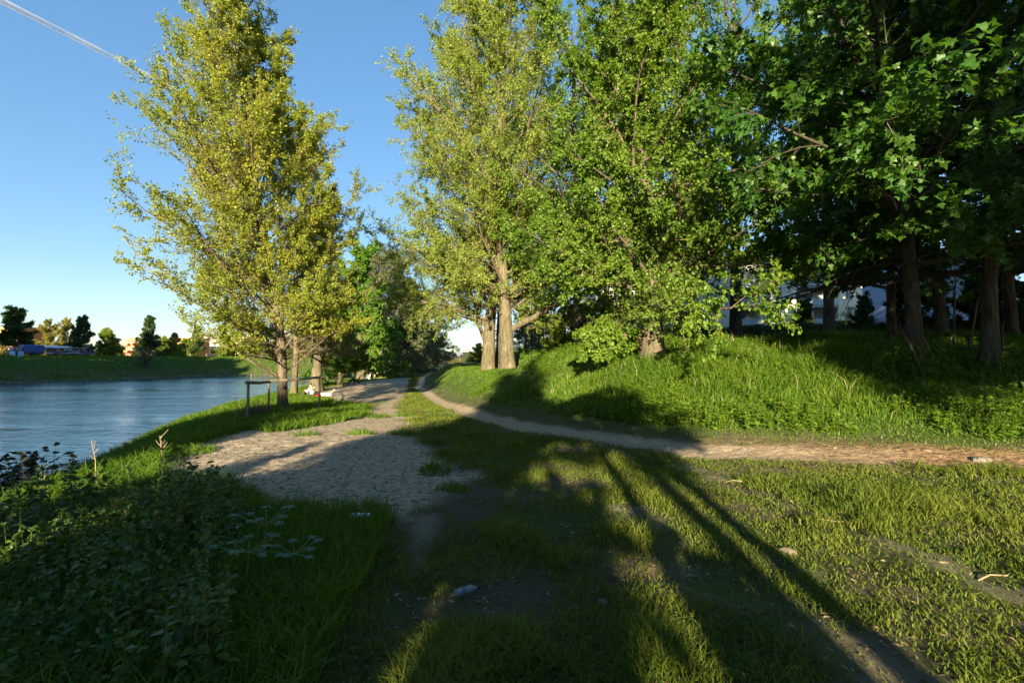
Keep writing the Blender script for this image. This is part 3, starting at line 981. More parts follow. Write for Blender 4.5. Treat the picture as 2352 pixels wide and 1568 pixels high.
far_tree('round_tree', 520, 190, me_f4, 770, 10.0, 'green tree in front of the cream apartment block', 2.6, 1.4)
far_tree('willow_tree', 575, 180, me_f3, 775, 11.5, 'yellow green tree seen under the poplar boughs', 0.9, 1.3)
far_tree('willow_tree', 640, 185, me_f3, 770, 11.5, 'yellow green tree behind the rail poplar trunk on the far bank', 1.9, 1.4)
far_tree('willow_tree', 700, 190, me_f3, 775, 11.5, 'yellow green tree far across the water beyond the massive willow', 4.4, 1.4)
# bare grey riverside bush
lm = np.stack([np.linspace(0.15, 0.9, 40), np.arange(40) * 2.399, rng.uniform(0.5, 1.35, 40), rng.uniform(2.0, 4.2, 40)], 1)
me_bare = tree_meshes('bare_bush', [(0, 0, 0), (0, 0, 0.8), (0.1, 0, 1.6)], 0.25, lm, 8, 8, 3, 0.16, 'long', M_BARKD, L_GREYW, plain('grey_twigs', (0.085, 0.068, 0.055), 0.9), 26,
                      ratio2=0.5, rlimb=0.012, flare=0.0)
p = gp(333, 845)
put_tree('bare_bush', me_bare, p, 'leafless grey twiggy bush on the far bank slope', 'bush', scale=(1.15, 1.15, 1.25))

# --- thin young trees behind the mound, far gap shrubs
lm = auto_limbs(18, 0.35, 0.97, lambda q: 1.9 * (1 - 0.5 * q), 0.5, 1.1, 81)
me_y = tree_meshes('young_tree', [(0, 0, 0), (0.05, 0, 3), (0, 0, 8)], 0.09, lm, 6, 5, 5, 0.14, 'rhomb', M_BARKD, L_WILLOW, M_TWIGD, 27, flare=0.2)
yl = ['thin young tree nearest the poplar trunk behind the mound', 'thin young tree second from the poplar trunk', 'young tree in the middle of the slim row behind the mound',
      'young tree right of the middle of the slim row', 'young tree leaning slightly at the right of the slim row', 'last young tree of the slim row beside the lime leaves']
for k, (px, d) in enumerate(((1192, 62), (1208, 70), (1222, 56), (1238, 66), (1254, 58), (1272, 63))):
    put_tree('young_tree', me_y, onground(px, d), yl[k], rz=k * 1.1, scale=0.95 + 0.1 * (k % 3), group='slim young trees behind the mound')
for k, (px, d, hh, ms, lb) in enumerate(((1205, 84, 7.5, 'me_gw', 'greyish shrub mass behind the slim young trees, left part'), (1250, 80, 8.0, 'me_gw', 'greyish shrub mass behind the slim young trees, right part'),
        (1300, 34, 3.4, 'me_f4', 'leafy green shrub on the mound left of the shaded lime trunk'), (1345, 31, 3.2, 'me_f4', 'leafy green shrub beneath the lime that fills the gap'), (1392, 33, 3.6, 'me_f4', 'leafy green shrub between two lime trunks'))):
    p = onground(px, d); m_ = {'me_gw': me_gw, 'me_f4': me_f4}[ms]; s = hh / (14 if ms == 'me_gw' else 10)
    put_tree('shrub', m_, p, lb, 'shrub', rz=k * 2.1, scale=(s * 1.3, s * 1.3, s), group='shrubs behind the mound')
gl = ['yellow green shrub in the far gap left of the sign', 'yellow green shrub behind the far sign', 'rounded shrub right of the far sign', 'green shrub at the foot of the left path poplar',
      'far shrub on the meadow below the ridge']
for k, (px, d, tp) in enumerate(((1040, 190, 822), (1062, 210, 824), (1078, 185, 820), (1098, 62, 800), (1052, 260, 822))):
    p = onground(px, d); s = max(0.25, (EYE + (826 - tp) / FPX * d - p.z) / 11.5)
    put_tree('shrub', me_f3 if k != 3 else me_f4, p, gl[k], 'shrub', rz=k * 1.7, scale=(s * 1.4, s * 1.4, s), group='shrubs in the far gap')

# --- trees behind the camera and beyond the left edge that throw the shade
lm = auto_limbs(26, 0.10, 0.95, lambda q: 3.6 * (1 - 0.35 * q), 0.1, 1.0, 91)
me_s1 = tree_meshes('shade_bushy', [(0, 0, 0), (0, 0, 2), (0, 0, 8)], 0.2, lm, 8, 7, 10, 0.36, 'rhomb', M_BARKD, L_DARK, M_TWIGD, 30, flare=0.2)
lm = auto_limbs(24, 0.52, 0.97, lambda q: 5.0 * (1 - 0.35 * q), 0.1, 1.0, 93)
me_s2 = tree_meshes('shade_tall', [(0, 0, 0), (0.2, 0, 7), (0, 0, 22)], 0.38, lm, 10, 8, 12, 0.42, 'rhomb', M_BARKD, L_DARK, M_TWIGD, 31, flare=0.2)
lm = auto_limbs(10, 0.72, 0.97, lambda q: 1.5 * (1 - 0.4 * q), 0.3, 1.0, 95)
me_pole = tree_meshes('shade_slender', [(0, 0, 0), (0.05, 0, 6), (0, 0, 15)], 0.21, lm, 5, 4, 6, 0.2, 'rhomb', M_BARKD, L_DARK, M_TWIGD, 32, flare=0.2)
sg = 'trees behind the viewpoint'
for k, (x, y, m_, s) in enumerate(((-2.5, -13, me_s1, 0.98), (-9.9, -13, me_s1, 1.15), (-14.5, -15, me_s1, 1.0), (-18.5, -16, me_s1, 1.15), (-13, -19, me_s1, 1.5), (-23, -14, me_s1, 1.2),
                                   (-2.3, -9.5, me_s1, 0.55), (-8.3, -10, me_s1, 0.55), (-1.45, -7, me_s1, 0.52), (-5.6, -6, me_s1, 0.42), (-12, -9, me_s1, 0.6), (-8.5, -5, me_s1, 0.45), (-4.9, -20, me_s1, 0.9), (-3.0, -24, me_y, 1.8),
                                   (0.35, -9, me_pole, (1.0, 1.0, .42)), (0.55, -13, me_pole, (1.1, 1.1, .5)), (0.90, -9.5, me_pole, (1.0, 1.0, .40)), (0.35, -17, me_pole, (1.2, 1.2, .56)), (1.28, -8, me_pole, (1.0, 1.0, .38)), (1.05, -3.3, me_s1, 0.19),
                                   (12.6, -13, me_s2, 1.12), (10.8, -15, me_s2, 1.22), (18.5, -12, me_s2, 1.12), (24.5, -14, me_s2, 1.15), (17, -19, me_s2, 1.5), (23, -20, me_s2, 1.5), (16, -27, me_s2, 1.8),
                                   (33, 25, me_s2, 1.0), (38.5, 28, me_s2, 1.05), (44, 30, me_s2, 1.0), (49, 32, me_s2, 1.0), (43.5, 26, me_s1, 1.6), (50, 27, me_s1, 1.6), (37.5, 24, me_s1, 1.45))):
    put_tree('shade_tree', m_, (x, y, hz(x, y)), ('dense bushy tree behind the viewpoint' if m_ is me_s1 else 'airy slender tree behind the viewpoint' if m_ in (me_y, me_pole) else 'tall high crowned tree outside the right of the view or behind it'), rz=x * 1.7 + y, scale=s, group=sg)
for k, (x, y, s) in enumerate(((-112, 52, 1.5), (-116, 40, 1.6), (-110, 28, 1.7), (-106, 15, 1.8), (-114, 8, 2.0), (-103, 0, 2.2), (-122, 62, 1.6), (-109, -12, 2.4), (-101, -22, 2.5),
                               (-128, 50, 1.7), (-135, 58, 1.7), (-106, 34, 3.0), (-108, 52, 2.8), (-102, 12, 3.2), (-132, 46, 3.0), (-124, 50, 3.1), (-116, 48, 3.1), (-140, 52, 3.0))):
    put_tree('shade_tree', me_s1, (x, y, hz(x, y)), 'big bushy tree on the far bank beyond the left edge', rz=k * 1.7, scale=s, group='far bank trees beyond the left edge')
for k, (x, y, s) in enumerate(((-101, 38, 1.35), (-99, 18, 1.5), (-104, 58, 1.2), (-97, 2, 1.6))):
    put_tree('shade_tree', me_s2, (x, y, max(-3.4, hz(x, y))), 'tall high crowned tree at the far water edge beyond the left picture edge', rz=k * 1.7, scale=s, group='far bank trees beyond the left edge')

#BEGIN_DETAILS
# ------------------------------------------------------------------ grass and low plants
def scatter(n, rmin, rmax, p, a0=-61, a1=61, r=rng):
    q = r.random(n)
    e = 2 - p
    rr = (rmin ** e + q * (rmax ** e - rmin ** e)) ** (1 / e) if abs(e) > 1e-3 else rmin * (rmax / rmin) ** q
    a = R(1) * r.uniform(a0, a1, n)
    return rr * np.sin(a), rr * np.cos(a), rr


def blades(x, y, z, h, w, lean, r=rng, clump_az=None):
    n = len(x)
    az = r.uniform(0, 2 * np.pi, n) if clump_az is None else clump_az + r.normal(0, 0.8, n)
    d = np.stack([np.cos(az), np.sin(az), np.zeros(n)], 1)
    fa = r.uniform(0, 2 * np.pi, n)
    s = np.stack([np.cos(fa), np.sin(fa), np.zeros(n)], 1) * (w / 2)[:, None]
    b = np.stack([x, y, z - 0.01], 1)
    up = np.array([0, 0, 1.0])
    m = b + up * (h * 0.55)[:, None] + d * (h * lean * 0.28)[:, None]
    t = b + up * (h * (1 - 0.25 * lean))[:, None] + d * (h * lean)[:, None]
    V = np.stack([b - s, b + s, m + s * 0.8, m - s * 0.8, t], 1).reshape(-1, 3)
    i = np.arange(n)[:, None] * 5
    return V, i + np.array([[0, 1, 2, 3]]), i + np.array([[3, 2, 4]])


def grass_object(name, x, y, h, w, lean, mat, label, r=rng, tone=None):
    z = height(x, y)
    V, q, t = blades(x, y, z, h, w, lean, r)
    rn = r.random(len(x)) if tone is None else np.clip(tone, 0, 1)
    me = make_mesh(name, V, [q, t], {'rnd': np.repeat(rn, 5)}, [mat])
    o = link(name, me)
    return tag(o, label, name.replace('_', ' '), kind='stuff')


def masks(x, y):
    _, u, sb, sf = height(x, y, True)
    ins = inside(x, y, SAND)
    sd = np.abs(polydist(x, y, SAND + SAND[:1])) * np.where(ins, 1, -1)
    st = np.full(x.shape, 9.0)
    for P, w in STRIPS:
        st = np.minimum(st, np.abs(polydist(x, y, P)) / w)
    return u, sb, sf, sd, st


gr = np.random.default_rng(101)
# short trodden turf between the path and the camera, in clumps with bare soil showing
x, y, rr = scatter(900000, 1.5, 75, 1.35, r=gr)
u, sb, sf, sd, st = masks(x, y)
cl = fbm(x * 1.9, y * 1.9, 71) * 0.6 + fbm(x * 0.55, y * 0.55, 73) * 0.4
right = sstep(0.5, 4.5, x - 0.25 * y + 1.5)
pr = sstep(0.33, 0.54, cl + 0.10 * right) * 0.94 + 0.06
pr *= 0.22 + 0.78 * sstep(0.3, 1.2, st + 1.1 * (fbm(x * 2.2, y * 2.2, 77) - 0.5))
pr *= (u < -2 * PHALF + 0.05) * (1 - sstep(-0.35, 0.25, sd + 0.6 * (fbm(x, y, 79) - 0.5))) * (sb < -0.6)
tuft = sstep(0.60, 0.72, fbm(x * 1.2, y * 1.2, 75))
pr = np.clip(pr + 0.45 * tuft * (u < -2 * PHALF) * (sd < 0.3) * (st > 1.0), 0, 1)
k = gr.random(len(x)) < pr
x, y, rr, tuft, cl = x[k], y[k], rr[k], tuft[k], cl[k]
h = (0.030 + 0.055 * gr.random(len(x)) ** 1.4) * (1 + 1.5 * tuft) * (0.7 + 0.9 * np.clip((cl - 0.4) * 3, 0, 1)) * (1 + 0.012 * rr)
tone = gr.random(len(x)) * 0.7 + 0.35 * vnoise(x * 1.3, y * 1.3, 83)
grass_object('lawn_grass', x, y, h, 0.0042 + 0.0011 * rr, gr.uniform(0.3, 1.25, len(x)), L_LAWN, 'short patchy trodden grass between the sand and the path', gr, tone)

# tall meadow grass on the slope
x, y, rr = scatter(520000, 5.5, 60, 1.25, -40, 62, gr)
u, sb, sf, sd, st = masks(x, y)
k = (u > 0.02 + 0.35 * (fbm(x * 1.5, y * 1.5, 87) - 0.4)) & (u < 30) & (gr.random(len(x)) < 0.25 + 0.75 * sstep(0.0, 0.8, u))
x, y, rr, u = x[k], y[k], rr[k], u[k]
pt = fbm(x * 0.5, y * 0.5, 89)
h = (0.05 + 0.34 * sstep(0.3, 4.0, u) * (0.15 + 1.4 * sstep(0.25, 0.75, pt))) * gr.uniform(0.4, 1.25, len(x)) * (1 - 0.25 * sstep(18, 30, y))
h *= np.where((x < 1.0) & (y > 13), 0.5, 1.0)
tone = gr.random(len(x)) * 0.6 + 0.9 * (fbm(x * 0.8, y * 0.8, 91) - 0.3)
# dry stems standing in it
kd = gr.random(len(x)) < 0.012
grass_object('dry_grass', x[kd], y[kd], h[kd] * 1.35 + 0.05, 0.004 + 0.0007 * rr[kd], gr.uniform(0.1, 0.6, kd.sum()), leafmat('dry_grass_stem', (0.16, 0.14, 0.06), (0.30, 0.24, 0.12), 0.2), 'thin dry stems scattered through the slope grass', gr)
grass_object('meadow_grass', x, y, h, 0.0055 + 0.0010 * rr, gr.uniform(0.2, 0.95, len(x)), L_GRASS, 'tall sunlit meadow grass covering the slope above the path', gr, tone)

# long grass along the river bank, round the rail and in tufts on the sand
x, y, rr = scatter(420000, 2.0, 70, 1.2, -61, 6, gr)
u, sb, sf, sd, st = masks(x, y)
w_ = fbm(x * 0.7, y * 0.7, 95)
band = sstep(-2.0, -0.7, sb + 1.6 * (w_ - 0.5)) * (1 - sstep(2.5, 4.0, sb))
isl = np.zeros(len(x), bool)
ISL = [gpb(*p) for p in ((540, 975), (620, 995), (760, 975), (850, 955), (840, 930), (770, 925), (735, 910), (640, 905), (570, 930))]
isl = inside(x, y, ISL)
near_left = (x < -0.75 - 0.10 * y) & (y < 6.2) & (x > -7)
nl = near_left * (sd < 0.12) * sstep(0.28, 0.45, fbm(x * 1.1, y * 1.1, 97) + 0.25 * sstep(0.5, 2.5, -x))
TUFTS = [gpb(*p) + (s,) for p, s in (((828, 998), .35), ((918, 996), .32), ((925, 955), .3), ((1040, 1125), .22), ((800, 925), .3), ((735, 905), .35), ((880, 925), .2), ((990, 945), .25),
         ((700, 1000), .3), ((940, 925), .25), ((430, 1030), .5), ((1000, 1085), .25), ((870, 958), .4))]
tu = np.zeros(len(x))
for tx, ty, s in TUFTS:
    tu = np.maximum(tu, np.exp(-(((x - tx) / s) ** 2 + ((y - ty) / (s * 0.8)) ** 2)))
pr = np.maximum.reduce([band * (sd < -0.05) * (y > 4), isl * 0.95, nl * 0.9, (tu > 0.3) * 0.9])
k = (gr.random(len(x)) < pr) & (u < -1.0)
x, y, rr, tu, isl, sb = x[k], y[k], rr[k], tu[k], isl[k], sb[k]
h = np.where(isl, 0.12 + 0.30 * vnoise(x * 1.6, y * 1.6, 98), np.where(tu > 0.3, 0.10 + 0.16 * tu, 0.34)) * gr.uniform(0.4, 1.15, len(x)) * np.where((y < 6.2) & (x > -3.5), 0.75, 1.0)
tone = gr.random(len(x)) * 0.6 + 0.4 * vnoise(x * 0.8, y * 0.8, 99)
grass_object('bank_grass', x, y, h, 0.005 + 0.0011 * rr, gr.uniform(0.3, 1.1, len(x)), L_GRASS, 'long green grass along the near river bank and round the rail', gr, tone)

# extra tufts so that the big clump patches of the sand and turf have body: far bank grass
n = 60000
t_ = gr.random(n)
x = gr.uniform(-150, -50, n); y = gr.uniform(60, 190, n)
_, u, sb, sf = height(x, y, True)
k = (sf > 0.5) & (sf < 26)
x, y = x[k], y[k]
grass_object('far_bank_grass', x, y, gr.uniform(0.25, 0.75, len(x)), gr.uniform(0.1, 0.2, len(x)), gr.uniform(0.2, 0.9, len(x)), L_GRASS, 'rough grass on the far river bank', gr)


# dead straw, chips and leaf bits lying on the bare ground
x, y, rr = scatter(60000, 1.4, 26, 1.3, r=gr)
u, sb, sf, sd, st = masks(x, y)
pr = 0.30 + 0.5 * (np.abs(u + PHALF) < PHALF + 0.3) + 0.5 * sstep(3, 7, x) * (np.abs(u + PHALF) < 0.8)
pr = np.where(sd > 0.3, 0.22, pr) * (u < 0.5) * (sb < 0)
k = gr.random(len(x)) < pr
x, y, rr = x[k], y[k], rr[k]
n = len(x)
z = height(x, y) + 0.006
a_ = gr.uniform(0, 6.28, n)
ax = np.stack([np.cos(a_), np.sin(a_), gr.normal(0.05, 0.16, n)], 1)
LV, LF, rn = leafgeo(np.stack([x, y, z], 1), ax, gr.uniform(0.015, 0.06, n) * (1 + 0.03 * rr), 'long', gr, 1.5)
me = make_mesh('ground_litter', LV, [LF], {'rnd': rn}, [leafmat('dead_litter', (0.06, 0.042, 0.025), (0.30, 0.22, 0.12), 0.05, 0.9, 0.1)])
tag(link('ground_litter', me), 'dead straw, chips and leaf bits lying on the bare soil and path', 'litter', kind='stuff')


# broad-leaved plants: nettles by the camera, herbs on the slope
def leafy_plants(name, x, y, h, leaf, pairs, mat, label, r, stem=None, templ='heart', top=4, flat=1.6):
    z = height(x, y)
    n = len(x)
    az = r.uniform(0, 6.28, n); ln = r.uniform(0.0, 0.28, n)
    base = np.stack([x, y, z], 1); tip = base + np.stack([np.cos(az) * ln * h, np.sin(az) * ln * h, h], 1)
    P = np.stack([base, base * 0.5 + tip * 0.5 + np.array([0, 0, 0.02]), tip], 1)
    sv, sq = tubes(P, np.stack([leaf * 0.035, leaf * 0.03, leaf * 0.018], 1), 4)
    f = np.linspace(0.30, 1.0, pairs)
    posl = []; axl = []; szl = []
    for i, q in enumerate(f):
        c = base + (tip - base) * q
        for sgn in (0, np.pi):
            a2 = az + i * 1.57 + sgn + r.normal(0, 0.3, n)
            el = r.normal(0.05 if flat > 1 else -0.12, 0.3 if flat > 1 else 0.42, n)
            posl.append(c + r.normal(0, 0.008, c.shape)); axl.append(np.stack([np.cos(a2) * np.cos(el), np.sin(a2) * np.cos(el), np.sin(el)], 1))
            szl.append(leaf * (1.15 - 0.55 * q) * r.uniform(0.75, 1.2, n))
    for i in range(top):
        a2 = r.uniform(0, 6.28, n); el = r.uniform(0.3, 1.1, n)
        posl.append(tip); axl.append(np.stack([np.cos(a2) * np.cos(el), np.sin(a2) * np.cos(el), np.sin(el)], 1)); szl.append(leaf * 0.5 * np.ones(n))
    pos = np.concatenate(posl); ax = np.concatenate(axl); sz = np.concatenate(szl)
    LV, LF, rn = leafgeo(pos, ax, sz, templ, r, flat)
    V = np.concatenate([sv, LV]); o = len(sv)
    me = make_mesh(name, V, [sq, LF + o], {'rnd': np.concatenate([np.full(o, 0.9), rn])}, [stem or mat, mat], np.concatenate([np.zeros(len(sq), int), np.ones(len(LF), int)]))
    return tag(link(name, me), label, name.replace('_', ' '), kind='stuff')


NET = [gpb(*p) for p in ((-300, 1190), (60, 1180), (200, 1160), (330, 1140), (430, 1120), (520, 1150), (590, 1200), (520, 1270), (470, 1340), (520, 1480), (520, 1640), (-200, 1640))]
x = gr.uniform(-7.5, -0.7, 9000); y = gr.uniform(0.9, 8.5, 9000)
sb = BSIGN * polydist(x, y, BANK)
ok = inside(x, y, NET) & (sb < 1.5) & (x * x + y * y > 1.9 ** 2)
ok &= gr.random(len(x)) < 0.55 + 0.35 * sstep(0.45, 0.6, fbm(x * 1.2, y * 1.2, 105))
x, y = x[ok], y[ok]
print('nettles', len(x))
edge = np.clip(np.abs(polydist(x, y, NET + NET[:1])) / 0.9, 0.25, 1)
hgt = gr.uniform(0.25, 0.62, len(x)) * (0.5 + 0.5 * edge) * (0.55 + 1.1 * sstep(0.3, 0.7, fbm(x * 1.4, y * 1.4, 109)))
leafy_plants('nettle_patch', x, y, hgt, 0.075 * gr.uniform(0.5, 1.4, len(x)), 6, L_NETTLE, 'dense dark nettle patch filling the lower left corner by the water', gr, plain('nettle_stem', (0.13, 0.14, 0.03), 0.6, 0.3), 'nettle', 5, 0.5)
# herbs on the slope
x, y, rr = scatter(26000, 7, 24, 1.3, -8, 60, gr)
u, sb, sf, sd, st = masks(x, y)
pr = sstep(0.46, 0.62, fbm(x * 0.55, y * 0.55, 107) + 0.22 * sstep(2, 7, u) + 0.12 * sstep(6, 12, x)) * (u > 0.7)
k = gr.random(len(x)) < pr * 0.8
x, y = x[k], y[k]
print('herbs', len(x))
leafy_plants('slope_herbs', x, y, gr.uniform(0.15, 0.42, len(x)), 0.075 * gr.uniform(0.7, 1.5, len(x)), 4, L_LIME, 'broad leaved weeds among the tall grass on the slope', gr)
# yellow flowers
x, y, rr = scatter(500, 8, 20, 1.2, -8, 58, gr)
u = masks(x, y)[0]
x, y = x[u > 1.5][:36], y[u > 1.5][:36]
z = height(x, y) + gr.uniform(0.2, 0.4, len(x))
fb = MB()
for a, b, c in zip(x, y, z):
    fb.sphere((a, b, c), (0.013, 0.013, 0.008), 6, 4)
tag(fb.build('yellow_flowers', plain('yellow_petal', (0.7, 0.45, 0.02), 0.6)), 'scattered small yellow flowers in the slope grass', 'flowers', kind='stuff')


# a few individual plants
def cow_parsley(px, py, h, lab):
    o = thing('umbel_plant', lab, 'plant', gp(px, py), group='grey green umbel plants in the near grass')
    m = MB()
    m.tube([(0, 0, -0.02), (0.02, 0.01, h * 0.6), (0.03, 0, h * 0.8)], 0.006, 6)
    us = []
    for k in range(9):
        a = k * 0.7; q = (0.12 + 0.05 * (k % 3), )[0]
        e = (0.03 + math.cos(a) * q, math.sin(a) * q, h * (0.93 + 0.07 * (k % 2)))
        m.tube([(0.03, 0, h * 0.8), e], 0.003, 4)
        us.append(e)
    m.build('stem', M_STEM, o)
    r = random.Random(int(px))
    for e in us:
        g = MB()
        vs = [Vector(e) + Vector((0, 0, .012))]; nn = 14
        for j in range(nn):
            a = 6.28 * j / nn; q = (0.045 if j % 2 else 0.022) * r.uniform(.8, 1.2)
            vs.append(Vector(e) + Vector((math.cos(a) * q, math.sin(a) * q, r.uniform(-.008, .008))))
        g.add(vs, [(0, 1 + j, 1 + (j + 1) % nn) for j in range(nn)])
        g.build('umbel', M_UMBEL, o)


M_STEM = plain('green_stem', (0.10, 0.15, 0.04), 0.6)
M_UMBEL = plain('pale_umbel', (0.07, 0.115, 0.06), 0.7)
cow_parsley(600, 1330, 0.50, 'taller grey green umbel plant right of the nettles')
cow_parsley(560, 1365, 0.36, 'lower grey green umbel plant beside the taller one')
cow_parsley(665, 1350, 0.30, 'smallest umbel plant in the dark grass')
# dry stalks standing above the nettles
for k, (px, d, pt, pb, lean, lab) in enumerate(((355, 6.3, 1000, 1110, 0.25, 'tallest branched dry stalk against the sand'), (280, 6.0, 1070, 1170, 0.3, 'short forked dry stalk above the nettles'),
        (205, 6.4, 1015, 1140, 0.1, 'upright branching dry stalk in front of the water'), (215, 5.6, 1080, 1210, 0.05, 'long thin dry stem in the middle of the nettles'),
        (120, 4.0, 1200, 1270, 0.05, 'short broken straw coloured stem deep in the nettles'), (250, 4.4, 1170, 1290, 0.8, 'slanting dry stem leaning right over the nettles'),
        (60, 6.0, 1090, 1150, 0.9, 'low bent dry stem near the left picture edge'), (530, 12.5, 900, 945, 0.3, 'pale dry reed on the bank left of the rail'))):
    top = at(px + 12 * lean * 4, pt, d); bx = at(px, pb, d).x
    base = Vector((bx, d + 0.1, hz(bx, d + 0.1) - 0.02))
    o = thing('dry_stalk', lab, 'dry stalk', base, group='dry stalks on the bank')
    m = MB(); tp = top - base
    mid = tp * 0.6 + Vector((0.03, 0, 0.03))
    m.tube([(0, 0, 0), mid * 0.5, mid, tp], [0.009, 0.008, 0.006, 0.004], 5)
    r = random.Random(k)
    for j in range(7 if k in (0, 1, 2) else 2):
        q = mid.lerp(tp, r.random()); e = q + Vector((r.uniform(-.12, .12), r.uniform(-.1, .1), r.uniform(.05, .16))) * (tp.length * 0.9)
        m.tube([q, q.lerp(e, .5) + Vector((0, 0, -.01)), e], [0.005, 0.004, 0.0025], 4)
    m.build('stem', M_DRY, o)

# big-leaved plant on the slope at the right
p = gp(2110, 862)
x = p.x + gr.normal(0, 0.45, 70); y = p.y + gr.normal(0, 0.35, 70)
o = leafy_plants('leafy_plant', x, y, gr.uniform(0.3, 0.75, 70), 0.13 * gr.uniform(0.7, 1.4, 70), 5, L_LIME, None, gr)
del o['kind']
tag(o, 'tall clump of broad bright leaves standing out of the slope grass at the right', 'plant', kind='thing')
p = at(14, 1120, 6.6)
x = p.x + gr.normal(0, 0.26, 110); y = p.y + gr.normal(0, 0.3, 110)
o = leafy_plants('dock_plant', x, y, gr.uniform(0.25, 0.7, 110), 0.11 * gr.uniform(0.7, 1.3, 110), 5, leafmat('dark_dock_leaf', (0.02, 0.03, 0.012), (0.06, 0.05, 0.03), 0.2), None, gr)
del o['kind']
tag(o, 'dark brownish leafy plant at the left picture edge by the water', 'plant', kind='thing')
# dead brown reeds at the foot of the front rail post
p = gp(590, 958)
x = p.x + gr.normal(0, 0.25, 420); y = p.y + gr.normal(0, 0.22, 420)
z = height(x, y)
V, q, t = blades(x, y, z, gr.uniform(0.25, 0.85, 420), np.full(420, 0.012), gr.uniform(0.2, 1.2, 420), gr)
me = make_mesh('dry_reeds', V, [q, t], {}, [plain('dead_reed', (0.11, 0.075, 0.04), 0.9, 0.4)])
tag(link('dry_reeds', me), 'clump of dead brown reeds at the foot of the front rail post', 'reeds')

# ------------------------------------------------------------------ wooden rail
M_WOOD = barkmat('weathered_pole_wood', (0.18, 0.145, 0.10), (0.40, 0.32, 0.22), 4)
A = gp(567, 966); B = at(618, 905, 18.6); C = gp(734, 938)
B.z = hz(B.x, B.y)
if C.y > T1.y - 0.8: C = onground(734, T1.y - 1.1)
B = onground(618, T1.y - 1.5)
o = thing('wooden_rail', 'weathered wooden pole rail on three posts in front of the olive poplar', 'rail', A)
tops = []
for (Q, py, nm) in ((A, 880, 'a'), (B, 878, 'b'), (C, 869, 'c')):
    t_ = at(1176, py, Q.y).z
    l = Q - A; e = Vector((l.x + 0.02, l.y, t_ - A.z)); tops.append(e)
    MB().tube([l + Vector((0, 0, -0.4)), l.lerp(e, .5) + Vector((.015, 0, 0)), e], [0.052, 0.047, 0.043], 9).build('post', M_WOOD, o, smooth=True)
for a, b in ((0, 1), (1, 2)):
    p0, p1 = tops[a].copy(), tops[b].copy()
    dv = (p1 - p0).normalized() * 0.16
    oz = Vector((0, -0.02, 0.03 + 0.03 * a))
    MB().tube([p0 - dv + oz, p0.lerp(p1, .5) + oz + Vector((0, 0, -.03)), p1 + dv + oz], [0.062, 0.058, 0.055], 9).build('rail', M_WOOD, o, smooth=True)

# ------------------------------------------------------------------ people
M_SKIN = plain('skin', (0.55, 0.33, 0.22), 0.55, 0.05)
SK = {}


def cloth(c):
    if c not in SK:
        SK[c] = plain('cloth_%d' % len(SK), c, 0.85, 0.1, 12, spec=0.1)
    return SK[c]


def skinmesh(name, joints, edges, root, mat, parent, sub=2):
    nm = list(joints)
    nm.remove(root); nm = [root] + nm
    me = bpy.data.meshes.new(name)
    me.from_pydata([joints[k][0] for k in nm], [(nm.index(a), nm.index(b)) for a, b in edges], [])
    me.materials.append(mat)
    o = link(name, me, parent)
    o.modifiers.new('skin', 'SKIN')
    sv = me.skin_vertices[0].data
    for i, k in enumerate(nm):
        r = joints[k][1]
        sv[i].radius = r if hasattr(r, '__len__') else (r, r)
        sv[i].use_root = (i == 0)
    m = o.modifiers.new('sub', 'SUBSURF'); m.levels = sub; m.render_levels = sub
    return o


